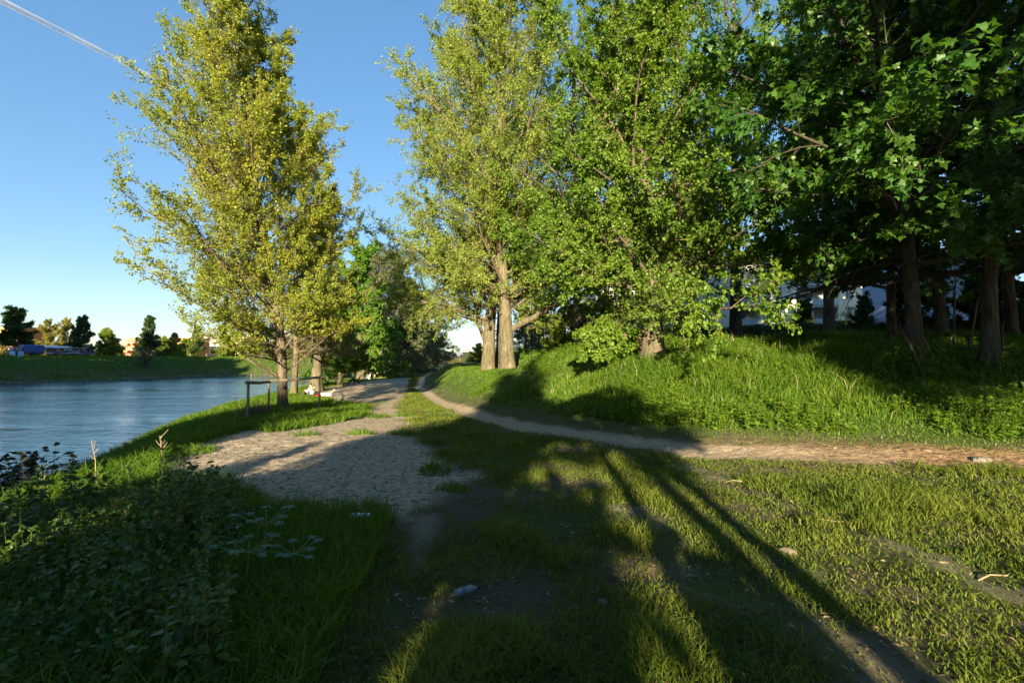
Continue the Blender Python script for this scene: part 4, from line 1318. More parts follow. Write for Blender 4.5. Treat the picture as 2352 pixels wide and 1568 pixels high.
def person(label, loc, rz, pose, top, legs, hair=(0.06, 0.035, 0.02), scale=1.0, group=None, skirt=False):
    """faces local +X"""
    o = thing('person', label, 'person', loc, rz, group)
    o.scale = (scale,) * 3
    P = {}
    if pose == 'stand':
        P = dict(pel=(0, 0, .94), wst=(0, 0, 1.1), chest=(.01, 0, 1.32), nk=(.01, 0, 1.48), hd=(.03, 0, 1.56), tp=(.03, 0, 1.68))
        for s, y in (('l', 1), ('r', -1)):
            P.update({'hip' + s: (0, .09 * y, .90), 'kn' + s: (.03, .10 * y, .50), 'an' + s: (-.01, .10 * y, .08), 'to' + s: (.16, .12 * y, .04),
                      'sh' + s: (0, .19 * y, 1.40), 'el' + s: (-.03, .25 * y, 1.12), 'wr' + s: (.05, .26 * y, .88)})
    elif pose == 'walk':
        P = dict(pel=(0, 0, .92), wst=(.01, 0, 1.08), chest=(.04, 0, 1.30), nk=(.06, 0, 1.46), hd=(.08, 0, 1.54), tp=(.08, 0, 1.66))
        for s, y in (('l', 1), ('r', -1)):
            P.update({'hip' + s: (0, .09 * y, .88), 'kn' + s: (.10 if y > 0 else -.02, .10 * y, .50), 'an' + s: (.22 if y > 0 else -.30, .10 * y, .10 if y > 0 else .18),
                      'to' + s: (.38 if y > 0 else -.18, .11 * y, .06), 'sh' + s: (.04, .19 * y, 1.38), 'el' + s: (-.08 if y > 0 else .08, .24 * y, 1.12), 'wr' + s: (-.02 if y > 0 else .26, .24 * y, .95)})
    elif pose == 'sit':
        P = dict(pel=(0, 0, .14), wst=(-.04, 0, .30), chest=(-.02, 0, .52), nk=(.05, 0, .68), hd=(.09, 0, .76), tp=(.10, 0, .88))
        for s, y in (('l', 1), ('r', -1)):
            P.update({'hip' + s: (.04, .10 * y, .13), 'kn' + s: (.42, .16 * y, .46), 'an' + s: (.70, .14 * y, .09), 'to' + s: (.86, .16 * y, .05),
                      'sh' + s: (0, .19 * y, .60), 'el' + s: (.18, .24 * y, .38), 'wr' + s: (.38, .15 * y, .46)})
    elif pose == 'bench':
        P = dict(pel=(0, 0, .50), wst=(-.02, 0, .66), chest=(.0, 0, .88), nk=(.04, 0, 1.04), hd=(.07, 0, 1.12), tp=(.07, 0, 1.24))
        for s, y in (('l', 1), ('r', -1)):
            P.update({'hip' + s: (.02, .10 * y, .48), 'kn' + s: (.42, .12 * y, .50), 'an' + s: (.42, .12 * y, .09), 'to' + s: (.58, .13 * y, .05),
                      'sh' + s: (0, .19 * y, .96), 'el' + s: (.12, .24 * y, .70), 'wr' + s: (.36, .16 * y, .66)})
    elif pose == 'lie':
        P = dict(pel=(0, 0, .12), wst=(-.16, 0, .13), chest=(-.38, 0, .19), nk=(-.54, 0, .27), hd=(-.61, 0, .33), tp=(-.70, 0, .41))
        for s, y in (('l', 1), ('r', -1)):
            P.update({'hip' + s: (.06, .10 * y, .11), 'kn' + s: (.45, .13 * y, .24 if y > 0 else .11), 'an' + s: (.84, .12 * y, .08), 'to' + s: (.90, .16 * y, .18),
                      'sh' + s: (-.46, .19 * y, .20), 'el' + s: (-.52, .30 * y, .06), 'wr' + s: (-.30, .34 * y, .05)})
    rad = dict(pel=(.13, .10), wst=(.13, .10), chest=(.15, .11), nk=.055, hd=.075, tp=.07)
    for s in 'lr':
        rad.update({'hip' + s: .085, 'kn' + s: .058, 'an' + s: .038, 'to' + s: .035, 'sh' + s: .055, 'el' + s: .042, 'wr' + s: .028})
    E = [('pel', 'wst'), ('wst', 'chest'), ('chest', 'nk'), ('nk', 'hd'), ('hd', 'tp')]
    for s in 'lr':
        E += [('pel', 'hip' + s), ('hip' + s, 'kn' + s), ('kn' + s, 'an' + s), ('an' + s, 'to' + s), ('chest', 'sh' + s), ('sh' + s, 'el' + s), ('el' + s, 'wr' + s)]
        # palm and five fingers
        w = Vector(P['wr' + s]); dr = (w - Vector(P['el' + s])).normalized(); y = 1 if s == 'l' else -1
        sd = dr.cross(Vector((0, 0, 1)));
        sd = (sd if sd.length > .2 else Vector((1, 0, 0))).normalized()
        pm = w + dr * .07
        P['pm' + s] = tuple(pm); rad['pm' + s] = (.03, .018); E.append(('wr' + s, 'pm' + s))
        for f, (off, ln) in enumerate(((-.030, .06), (-.010, .075), (.010, .07), (.030, .055), (.045, .03))):
            P['f%d%s' % (f, s)] = tuple(pm + sd * off + dr * ln + Vector((0, 0, -.012)))
            rad['f%d%s' % (f, s)] = .008; E.append(('pm' + s, 'f%d%s' % (f, s)))
    J = {k: (P[k], rad[k]) for k in P}
    skinmesh('body', J, E, 'pel', M_SKIN, o)

    def sub(keys, grow, nm, root, mat):
        K = {k: (P[k], tuple(v + grow for v in (rad[k] if hasattr(rad[k], '__len__') else (rad[k],) * 2))) for k in keys}
        skinmesh(nm, K, [e for e in E if e[0] in K and e[1] in K], root, mat, o)
    sub(['pel', 'wst', 'chest', 'shl', 'shr', 'ell', 'elr', 'wrl', 'wrr'], .022, 'jacket', 'pel', cloth(top))
    sub(['pel', 'hipl', 'hipr', 'knl', 'knr', 'anl', 'anr'], .018, 'trousers', 'pel', cloth(legs))
    hd = Vector(P['tp']); ax = (Vector(P['tp']) - Vector(P['nk'])).normalized()
    h = MB().sphere(hd + ax * .0 + Vector((-.025, 0, .0)), (.095, .088, .085), 12, 8)
    h.build('hair', cloth(hair), o, smooth=True)
    f = MB(); c = hd + Vector((.075, 0, -.055))
    f.sphere(c, (.018, .013, .02), 8, 5)
    f.build('nose', M_SKIN, o, smooth=True)
    return o


WHITE = (0.75, 0.72, 0.68); DARKC = (0.03, 0.03, 0.035)
person('person in a white top with dark hair sitting sideways on the grass, facing the river', gp(716, 912), R(165), 'sit', WHITE, (0.06, 0.055, 0.045))
person('person in pale clothes reclining on the sand beside the seated white top', gp(742, 910), R(200), 'lie', (0.72, 0.6, 0.5), (0.70, 0.52, 0.40), (0.5, 0.36, 0.2))
person('person in a dark jacket and pale trousers standing with back turned on the sand', gp(848, 869), R(80), 'stand', (0.07, 0.06, 0.055), (0.62, 0.5, 0.36))
person('person in a dark top sitting on the sand rightmost of the picnic group', gp(881, 866), R(150), 'sit', (0.05, 0.05, 0.045), (0.06, 0.06, 0.05), (0.2, 0.07, 0.03))
person('person in white and teal lying left of the standing person', gp(832, 869), R(120), 'lie', (0.7, 0.72, 0.7), (0.12, 0.35, 0.38))
person('person with light hair sitting just right of the standing person', gp(860, 868), R(190), 'sit', (0.55, 0.35, 0.2), (0.10, 0.12, 0.17), (0.5, 0.33, 0.12))
tb = at(796, 872, 47.0); tb.z = hz(tb.x, tb.y)
person('person in a white shirt sitting at the picnic table', tb + Vector((0.5, 0.75, 0)), R(250), 'bench', WHITE, (0.1, 0.1, 0.14))
# picnic table
M_PLANK = plain('brown_planks', (0.20, 0.12, 0.06), 0.8, 0.25, 3)
o = thing('picnic_table', 'brown wooden picnic table behind the clean bank maple trunk', 'table', tb)
t_ = MB()
for k in range(5): t_.box((0, -0.32 + k * 0.16, 0.74), (1.8, 0.15, 0.04))
t_.build('table_top', M_PLANK, o)
for s in (-1, 1):
    b = MB()
    for k in range(2): b.box((0, s * (0.68 + k * 0.13), 0.45), (1.8, 0.12, 0.04))
    b.build('seat', M_PLANK, o)
    for x_ in (-.65, .65):
        MB().tube([(x_, s * 0.72, 0.0), (x_, s * 0.22, 0.71)], 0.045, 6).build('leg', M_PLANK, o)
for x_ in (-.65, .65):
    MB().box((x_, 0, .41), (.06, 1.62, .06)).build('crossbar', M_PLANK, o)
# pushchair
M_BLACK = plain('black_fabric', (0.02, 0.02, 0.024), 0.8)
M_METAL = plain('dark_metal', (0.05, 0.05, 0.055), 0.35, metal=0.8)
o = thing('pushchair', 'black pushchair with its handle up standing by the picnic table', 'pushchair', tb + Vector((1.25, -1.0, 0)), R(200))
MB().prism([(-.35, .45), (.25, .40), (.40, .62), (.32, .66), (.2, .5), (-.28, .55), (-.42, 1.0), (-.50, .98)], -.22, .22).build('seat', M_BLACK, o, bevel=.02)
MB().add([(-.5 + .34 * (1 - math.cos(a)), y_, .78 + .34 * math.sin(a)) for a in (0.2, 0.7, 1.2, 1.7, 2.1) for y_ in (-.24, .24)], [(2 * i, 2 * i + 1, 2 * i + 3, 2 * i + 2) for i in range(4)]).build('canopy', M_BLACK, o)
f = MB()
for s in (-.24, .24):
    f.tube([(.55, s, .16), (-.2, s, .6), (-.75, s, 1.05)], .014, 6).tube([(-.45, s, .16), (.1, s, .55)], .014, 6)
f.tube([(-.75, -.24, 1.05), (-.75, .24, 1.05)], .018, 6)
f.build('frame', M_METAL, o)
for x_, y_ in ((.55, -.24), (.55, .24), (-.45, -.26), (-.45, .26)):
    w = MB(); n_ = 14
    w.tube([(x_ + .15 * math.cos(a), y_, .16 + .15 * math.sin(a)) for a in [2 * math.pi * i / n_ for i in range(n_ + 1)]], .022, 6, cap=False)
    for i in range(4): w.tube([(x_, y_, .16), (x_ + .15 * math.cos(i * 1.57), y_, .16 + .15 * math.sin(i * 1.57))], .008, 4)
    w.build('wheel', M_BLACK, o)


def bag(name, label, loc, col, s):
    o = thing(name, label, 'bag', loc, 0.4)
    b = MB(); r = random.Random(len(label))
    n = 12
    for i, (q, zz) in enumerate(((.9, 0), (1.05, .12), (1.0, .3), (.8, .45), (.55, .52), (.25, .55))):
        for k in range(n):
            a = 2 * math.pi * k / n; j = 1 + r.uniform(-.13, .13)
            b.v.append((s * .55 * q * j * math.cos(a), s * .35 * q * j * math.sin(a), s * zz * (1 + r.uniform(-.1, .1))))
    for i in range(5):
        for k in range(n): b.f.append((i * n + k, i * n + (k + 1) % n, (i + 1) * n + (k + 1) % n, (i + 1) * n + k))
    b.f.append(tuple(5 * n + k for k in range(n)))
    b.build('pouch', cloth(col), o, smooth=True)
    MB().tube([(-.22 * s, 0, .5 * s), (-.16 * s, 0, .78 * s), (.16 * s, 0, .78 * s), (.22 * s, 0, .5 * s)], .02 * s + .004, 6).build('handle', cloth(col), o, smooth=True)
    return o


bag('carrier_bag', 'white carrier bag standing at the feet of the standing person', gp(845, 872), (0.75, 0.68, 0.55), 0.75)
bag('carrier_bag', 'orange bag between the seated people of the picnic group', gp(869, 866), (0.45, 0.13, 0.03), 0.8)
bag('shoulder_bag', 'small red bag on the grass behind the person in the white top', gp(729, 913), (0.35, 0.015, 0.02), 0.34)
o = thing('picnic_blanket', 'pale blanket under the picnic group on the sand', 'blanket', gp(874, 868.5))
zz = hz(o.location.x, o.location.y)
b = MB(); nx, ny = 14, 10
for j in range(ny):
    for i in range(nx):
        X_ = -1.5 + 3.0 * i / (nx - 1); Y_ = -0.9 + 1.8 * j / (ny - 1)
        b.v.append((X_, Y_, hz(o.location.x + X_, o.location.y + Y_) - o.location.z + .02 + .012 * math.sin(i * 1.7 + j)))
for j in range(ny - 1):
    for i in range(nx - 1): b.f.append((j * nx + i, j * nx + i + 1, (j + 1) * nx + i + 1, (j + 1) * nx + i))
b.build('cloth', cloth((0.55, 0.52, 0.48)), o, smooth=True)

# ------------------------------------------------------------------ litter and stones
def stone_mesh(seed, mat, nm='stone'):
    m = MB().sphere((0, 0, 0), 1, 14, 9)
    r = np.random.default_rng(seed)
    V = np.array(m.v)
    K = r.normal(0, 1.3, (5, 3)); ph = r.uniform(0, 6, 5)
    f = 1 + 0.11 * np.sin(V @ K.T + ph).sum(1) + r.normal(0, .03, len(V))
    m.v = [tuple(p) for p in V * np.clip(f, .6, 1.4)[:, None]]
    me = bpy.data.meshes.new(nm); me.from_pydata(m.v, [], m.f); me.materials.append(mat)
    return me


M_STONE = plain('pale_stone', (0.15, 0.13, 0.105), 0.9, 0.35, 3, bump=0.6)
M_CRUMB = plain('crumbly_clod', (0.24, 0.19, 0.13), 0.95, 0.5, 14, bump=1.0)


def stone(me, nm, lab, loc, s, rz=0.0, cat='stone', group=None):
    o = link(nm, me, None, loc); o.scale = s; o.rotation_euler = (0, 0, rz)
    return tag(o, lab, cat, group)


for k, (px, py, s, lab) in enumerate(((1808, 1268, .075, 'sunlit pale clod lying in the right hand turf'), (1512, 1446, .06, 'grey crumbly clod in the shaded bare soil, nearest the camera'),
                                      (1385, 1385, .05, 'small whitish lump left of the crumbly clod'), (2130, 1036, .07, 'small pale stone at the upper edge of the path'),
                                      (2395, 1240, .05, 'pale pebble at the right picture edge'))):
    p = gp(px, py)
    stone(stone_mesh(40 + k, M_CRUMB), 'clod', lab, p + Vector((0, 0, s * .05)), (s * 1.0, s * .7, s * .45), k)
p = gp(2255, 1058)
stone(stone_mesh(60, M_STONE), 'rock', 'brown rock sticking out of the woodchips on the right of the path', p + Vector((0, 0, -.01)), (.21, .11, .08), .5, 'rock')
M_PLAST = plain('white_plastic', (0.72, 0.74, 0.76), 0.35, 0.05, 30)
p = gp(826, 1188)
m = stone_mesh(61, M_PLAST)
o = stone(m, 'plastic_bag', 'crumpled white plastic bag at the edge of the sand', p + Vector((0, 0, .02)), (.13, .07, .03), .1, 'litter')
p = gp(1070, 1371)
o = thing('crushed_bottle', 'crushed translucent bottle lying in the dark grass of the foreground', 'bottle', p + Vector((0, 0, .045)), R(30))
b = MB(); n = 10
pr_ = [(-.085, .012), (-.075, .030), (-.05, .022), (-.035, .031), (-.015, .021), (.0, .031), (.02, .022), (.035, .031), (.05, .026), (.07, .012), (.085, .011)]
b.tube([(a, 0.004 * math.sin(i * 2), 0) for i, (a, q) in enumerate(pr_)], [q for a, q in pr_], n)
b.build('shell', plain('clear_crinkled_plastic', (0.13, 0.16, 0.17), 0.2, .1, 40), o)
MB().tube([(.085, 0, 0), (.102, 0, 0)], .014, 10).build('cap', M_METAL, o)
# fallen twigs
for k, (px, py, l, a, lab) in enumerate(((1785, 1408, .35, .3, 'bent dark twig on the bare soil'), (1900, 1200, .45, -.2, 'pale stick on the sunlit worn track'), (1690, 1108, .3, .1, 'short pale stick near the path in the turf'),
                                         (2290, 1330, .4, .25, 'thin stick in the grass at the right edge'), (800, 1345, .3, 1.2, 'curved dry straw in the dark foreground grass'))):
    p = gp(px, py)
    m = MB().tube([(-l / 2, 0, .01), (-l * .1, .02, .025), (l * .2, -.015, .02), (l / 2, .03, .012)], [.007, .006, .005, .003], 6)
    o = m.build('twig', M_DRY if k != 0 else M_TWIGD, None, smooth=True, loc=p); o.rotation_euler.z = a
    tag(o, lab, 'twig')

# stones along the far water line
sm = [stone_mesh(70 + k, M_STONE) for k in range(3)]
cand = []
for (ax, ay), (bx, by) in zip(FARB[4:9], FARB[5:10]):
    L_ = math.hypot(bx - ax, by - ay)
    for q in np.arange(0, L_, 1.5):
        cand.append((ax + (bx - ax) * q / L_, ay + (by - ay) * q / L_))
rs = random.Random(5)
nst = 0
for (ax, ay) in cand:
    # walk inland to the water's edge
    xs_ = ax + np.linspace(6, -6, 40) * .9; ys_ = ay + np.linspace(-6, 6, 40) * .5
    hh = height(xs_, ys_)
    kk = np.argmax(hh > WATER + .02)
    if not (hh > WATER + .02).any(): continue
    s = rs.uniform(.12, .34)
    stone(sm[nst % 3], 'bank_stone', 'pale rough stone in the line of stones along the far water edge', (xs_[kk] + rs.uniform(-.3, .3), ys_[kk] + rs.uniform(-.3, .3), max(WATER, hh[kk]) + .05),
          (s * 1.3, s, s * .75), rs.uniform(0, 3), group='stones along the far water edge')
    nst += 1
print('stones', nst)

# ------------------------------------------------------------------ café wagon, truck and boards on the far bank
YAW = R(71.4)
M_NAVY = plain('navy_paint', (0.022, 0.028, 0.085), 0.4, .1)
M_CREAM = plain('cream_trim', (0.55, 0.42, 0.22), 0.6)
M_ROOF = plain('white_roof_paint', (0.62, 0.64, 0.68), 0.5)
M_GLASS = plain('dark_window_glass', (0.025, 0.03, 0.035), 0.08, spec=0.8)
M_BLUEP = plain('bright_blue_panel', (0.02, 0.14, 0.45), 0.6)
M_TARP = plain('blue_tarpaulin', (0.02, 0.065, 0.24), 0.45, .3, 2.2, bump=.4)
M_TYRE = plain('tyre_rubber', (0.018, 0.018, 0.02), 0.9)
M_LETTER = plain('white_lettering', (0.8, 0.8, 0.82), 0.5, .02)


def wheel(o, x, y, r, w=.22, nm='wheel'):
    wh = MB().tube([(x, y - w / 2, r), (x, y + w / 2, r)], [r, r], 20).build(nm, M_TYRE, o, bevel=.02)
    MB().tube([(x, y - w / 2 - .015, r), (x, y + w / 2 + .015, r)], [r * .55, r * .55], 16).build('rim', M_METAL, wh)


def lettering(txt, size, x, z, y, parent, mat, sx=1.0, shear=0.18):
    c = bpy.data.curves.new('lettering', 'FONT'); c.body = txt; c.size = size; c.shear = shear; c.extrude = .006; c.align_x = 'LEFT'
    c.space_character = 1.05
    o = bpy.data.objects.new('lettering', c); COL.objects.link(o); o.parent = parent
    o.location = (x, y, z); o.rotation_euler = (math.pi / 2, 0, 0); o.scale = (sx, 1, 1)
    c.materials.append(mat)
    dg = bpy.context.evaluated_depsgraph_get()
    me = bpy.data.meshes.new_from_object(o.evaluated_get(dg))
    q = link('lettering', me, parent)
    q.location, q.rotation_euler, q.scale = o.location, o.rotation_euler, o.scale
    bpy.data.objects.remove(o)
    return q


d1 = 119.0
p = onground(96, d1)
o = thing('cafe_wagon', 'long navy blue café wagon with a curved white roof and white lettering on its side', 'wagon', (p.x, p.y, p.z), YAW)
y0 = -1.25
zb, zt = .78, 2.62


def panel_with_holes(m, x0, x1, z0, z1, y, holes, depth):
    xs_ = sorted({x0, x1} | {h[0] for h in holes} | {h[1] for h in holes}); zs_ = sorted({z0, z1} | {h[2] for h in holes} | {h[3] for h in holes})
    for a, b in zip(xs_[:-1], xs_[1:]):
        for c, d in zip(zs_[:-1], zs_[1:]):
            mx_, mz_ = (a + b) / 2, (c + d) / 2
            if any(h[0] < mx_ < h[1] and h[2] < mz_ < h[3] for h in holes): continue
            m.add([(a, y, c), (b, y, c), (b, y, d), (a, y, d)], [(0, 1, 2, 3)])
    for (a, b, c, d) in holes:
        m.add([(a, y, c), (b, y, c), (b, y, d), (a, y, d), (a, y + depth, c), (b, y + depth, c), (b, y + depth, d), (a, y + depth, d)],
              [(0, 4, 5, 1), (1, 5, 6, 2), (2, 6, 7, 3), (3, 7, 4, 0)])


WIN = [(2.5, 3.95, 1.62, 2.42), (5.6, 7.1, 1.62, 2.42), (8.65, 9.95, 1.62, 2.42)]
m = MB()
panel_with_holes(m, 1.36, 10.7, zb, zt, y0, WIN, .1)
m.add([(1.36, y0, zb), (1.36, -y0, zb), (1.36, -y0, zt), (1.36, y0, zt)], [(0, 3, 2, 1)])
m.add([(10.7, y0, zb), (10.7, -y0, zb), (10.7, -y0, zt), (10.7, y0, zt)], [(0, 1, 2, 3)])
m.add([(1.36, -y0, zb), (10.7, -y0, zb), (10.7, -y0, zt), (1.36, -y0, zt)], [(0, 3, 2, 1)])
m.add([(1.36, y0, zb), (10.7, y0, zb), (10.7, -y0, zb), (1.36, -y0, zb)], [(0, 3, 2, 1)])
m.build('body', M_NAVY, o)
rf = [(-1.5, 0, 2.56), (-1.3, 0, 2.78), (-.8, 0, 2.98), (0, 0, 3.08), (.8, 0, 2.98), (1.3, 0, 2.78), (1.5, 0, 2.56), (1.5, 0, 2.46), (-1.5, 0, 2.46)]
m = MB()
n = len(rf)
m.v = [(x_, a[0], a[2] - (.08 if x_ in (.1, 11.5) else 0)) for x_ in (.1, .6, 11.0, 11.5) for a in rf]
for i in range(3):
    for k in range(n):
        m.f.append((i * n + k, (i + 1) * n + k, (i + 1) * n + (k + 1) % n, i * n + (k + 1) % n))
m.f += [tuple(range(n)), tuple(range(4 * n - 1, 3 * n - 1, -1))]
rfo = m.build('roof', M_ROOF, o)
v_ = MB()
for x_, l_ in ((2.5, 2.2), (5.5, 2.4), (9.0, 1.8)): v_.box((x_ + l_ / 2, -.35, 3.09), (l_, .5, .07))
v_.build('roof_vent', M_METAL, rfo)
MB().box((5.9, y0 - .03, 2.5), (9.6, .05, .09)).build('trim', M_CREAM, o)
for (a, b, c, d) in WIN:
    f = MB()
    for bx in (((a + b) / 2, c - .03, b - a + .16, .07), ((a + b) / 2, d + .03, b - a + .16, .07)):
        f.box((bx[0], y0 - .015, bx[1]), (bx[2], .05, bx[3]))
    for xx in (a - .04, b + .04): f.box((xx, y0 - .015, (c + d) / 2), (.08, .05, d - c - .01))
    wn = f.build('window', M_CREAM, o)
    MB().add([(a, y0 + .1, c), (b, y0 + .1, c), (b, y0 + .1, d), (a, y0 + .1, d)], [(0, 1, 2, 3)]).build('pane', M_GLASS, wn)
    if a > 5: MB().box(((a + b) / 2, y0 + .05, c + .14), (b - a - .04, .03, .26)).build('blue_blind', M_BLUEP, wn)
lettering('CAFÉ', .56, 4.05, 1.84, y0 - .004, o, M_LETTER)
lettering('CAFÉ', .56, 7.18, 1.84, y0 - .004, o, M_LETTER)
lettering('S', .50, 4.75, 1.12, y0 - .004, o, M_LETTER); lettering('ENZA', .38, 5.05, 1.12, y0 - .004, o, M_LETTER, 1.05)
lettering('L', .50, 6.18, 1.12, y0 - .004, o, M_LETTER); lettering('ICENZA', .38, 6.44, 1.12, y0 - .004, o, M_LETTER, 1.05)
MB().box((.75, 0, .74), (1.2, 2.4, .08)).build('porch_floor', M_PLANK, o)
for y_ in (-1.15, 1.15): MB().tube([(.25, y_, .74), (.25, y_, 2.5)], .045, 8).build('porch_post', M_CREAM, o)
MB().box((1.34, 0, 1.7), (.05, .9, 1.8)).build('door', M_METAL, o)
MB().box((6, 0, .62), (9, 1.2, .22)).build('chassis', M_BLACK, o)
for x_ in (2.2, 9.9):
    for y_ in (-1.0, 1.0): wheel(o, x_, y_, .40)

p = onground(17, 111.5)
o = thing('truck', 'old navy blue lorry with a bright blue tarpaulin cover parked left of the café wagon', 'truck', (p.x, p.y, p.z), YAW)
m = MB(); m.prism([(.15, .75), (.15, 1.35), (.5, 1.5), (.75, 2.3), (.95, 2.42), (2.1, 2.42), (2.15, .75)], -1.15, 1.15)
cab = m.build('cab', M_NAVY, o, bevel=.05)
for (a, b) in ((.85, 1.35), (1.45, 2.0)):
    MB().box(((a + b) / 2, -1.155, 1.95), (b - a, .02, .6)).build('side_window', plain('pale_reflecting_glass', (0.25, 0.24, 0.2), .1), cab)
MB().add([(.53, -1, 1.56), (.53, 1, 1.56), (.74, 1, 2.25), (.74, -1, 2.25)], [(0, 3, 2, 1)]).build('windscreen', M_GLASS, cab, loc=(-.02, 0, .01))
MB().box((.1, 0, .8), (.14, 2.2, .22)).build('bumper', M_METAL, o)
for y_ in (-.8, .8): MB().tube([(.16, y_, 1.1), (.10, y_, 1.1)], .12, 12).build('headlight', M_ROOF, o)
m = MB(); m.prism([(-1.2, 1.35), (-1.22, 2.75), (-1.0, 3.0), (0, 3.1), (1.0, 3.0), (1.22, 2.75), (1.2, 1.35)], 0, 3.95, Matrix.Translation((2.45, 0, 0)) @ Matrix.Rotation(-math.pi / 2, 4, 'Z') @ Matrix.Scale(-1, 4, (1, 0, 0)))
m.build('tarpaulin', M_TARP, o)
MB().box((4.42, 0, 1.12), (3.95, 2.36, .42)).build('cargo_bed', M_NAVY, o)
MB().box((3.3, 0, .8), (6.2, 1.0, .2)).build('chassis', M_BLACK, o)
for x_ in (1.0, 4.9):
    for y_ in (-1.0, 1.0): wheel(o, x_, y_, .50, .3)
bl = ('white advertising board leaning by the lorry front wheel', 'pale blue advertising board standing under the lorry tarpaulin')
for k, px in enumerate((28, 47)):
    p = onground(px, 106.5)
    o = thing('sandwich_board', bl[k], 'board', p, R(42), 'folding boards by the lorry')
    for s in (-1, 1):
        bd = MB().add([(-.42, s * .3, 0), (.42, s * .3, 0), (.42, s * .03, 1.25), (-.42, s * .03, 1.25), (-.42, s * .34, 0), (.42, s * .34, 0), (.42, s * .07, 1.25), (-.42, s * .07, 1.25)],
                      [(0, 1, 2, 3), (4, 7, 6, 5), (0, 4, 5, 1), (1, 5, 6, 2), (2, 6, 7, 3), (3, 7, 4, 0)]).build('panel', M_ROOF, o)
        MB().add([(-.36, s * .326 + s * .02, .1), (.36, s * .326 + s * .02, .1), (.36, s * .09 + s * .02, 1.18), (-.36, s * .09 + s * .02, 1.18)], [(0, 1, 2, 3)]).build(
            'poster', plain('board_print', (0.30, 0.50, 0.62) if k == 0 else (0.10, 0.38, 0.58), .6, .45, 5), bd)
# barrier tape in front of the wagon
pa_, pb_ = onground(98, 113), onground(225, 127)
o = thing('barrier_tape', 'red and white barrier tape strung on thin stakes before the café wagon', 'tape', pa_)
mt, tt_, pp_ = newmat('striped_tape')
tc = N(tt_, 'ShaderNodeTexCoord'); wv_ = N(tt_, 'ShaderNodeTexWave'); wv_.inputs['Scale'].default_value = 1.2
tt_.links.new(tc.outputs['Object'], wv_.inputs['Vector'])
rp_ = N(tt_, 'ShaderNodeValToRGB'); rp_.color_ramp.interpolation = 'CONSTANT'
rp_.color_ramp.elements[0].color = (.55, .05, .04, 1); rp_.color_ramp.elements[1].color = (.75, .72, .72, 1); rp_.color_ramp.elements[1].position = .4
tt_.links.new(wv_.outputs['Fac'], rp_.inputs[0]); tt_.links.new(rp_.outputs[0], pp_.inputs['Base Color'])
m = MB(); D_ = pb_ - pa_; pts = []
for i in range(5):
    q = D_ * i / 4; zq = hz(pa_.x + q.x, pa_.y + q.y) - pa_.z
    MB().tube([(q.x, q.y, zq - .2), (q.x, q.y, zq + 1.15)], .03, 6).build('stake', M_METAL, o)
    pts.append(Vector((q.x, q.y, zq + 1.05)))
for a, b in zip(pts[:-1], pts[1:]):
    m.tube([a, a.lerp(b, .5) + Vector((0, 0, -.12)), b], .04, 4)
m.build('tape', mt, o)

# people, bench and cars further along the far bank
fgp = 'people strolling on the far bank'
for (px, d, rz, top, legs, pose, lab) in ((416, 168, 20, DARKC, DARKC, 'walk', 'person dressed in black, left one of the close pair on the far bank'),
                                          (422, 169, 200, DARKC, (.04, .04, .05), 'stand', 'person dressed in black, right one of the close pair on the far bank'),
                                          (437, 170, 160, (.16, .19, .26), (.2, .08, .06), 'walk', 'person in a grey blue jacket walking alone on the far bank'),
                                          (474, 178, 200, (.35, .38, .45), (.2, .25, .3), 'stand', 'person in pale grey standing beside the far bench'),
                                          (492, 184, 180, DARKC, DARKC, 'stand', 'person in dark clothes standing at the far bench'),
                                          (505, 187, 200, (.6, .62, .68), (.08, .08, .1), 'stand', 'person in a white shirt behind the far bench')):
    person(lab, onground(px, d), R(rz), pose, top, legs, group=fgp)


def car(label, loc, rz, col):
    o = thing('parked_car', label, 'car', loc, rz, 'cars parked across the river')
    m_ = plain('car_paint', col, .25, .03, spec=.6)
    MB().prism([(-2.1, .35), (-2.15, .8), (-1.9, .95), (1.0, .95), (2.0, .8), (2.1, .55), (2.05, .32)], -.85, .85).build('body', m_, o, bevel=.06)
    MB().prism([(-1.85, .95), (-1.4, 1.42), (.1, 1.45), (.95, .95)], -.72, .72).build('cabin', M_GLASS, o, bevel=.05)
    MB().prism([(-1.38, 1.425), (-1.3, 1.47), (.05, 1.50), (.12, 1.455)], -.70, .70).build('roof', m_, o)
    for x_ in (-1.3, 1.3):
        for y_ in (-.78, .78): wheel(o, x_, y_, .32, .2)
    for y_ in (-.6, .6): MB().sphere((2.03, y_, .68), (.06, .16, .09), 8, 6).build('headlight', M_ROOF, o)


car('dark car parked left of the pale one beyond the river', onground(560, 200), R(30), (.02, .025, .04))
car('silver blue car parked beyond the river behind the drooping boughs', onground(597, 205), R(20), (.3, .38, .5))


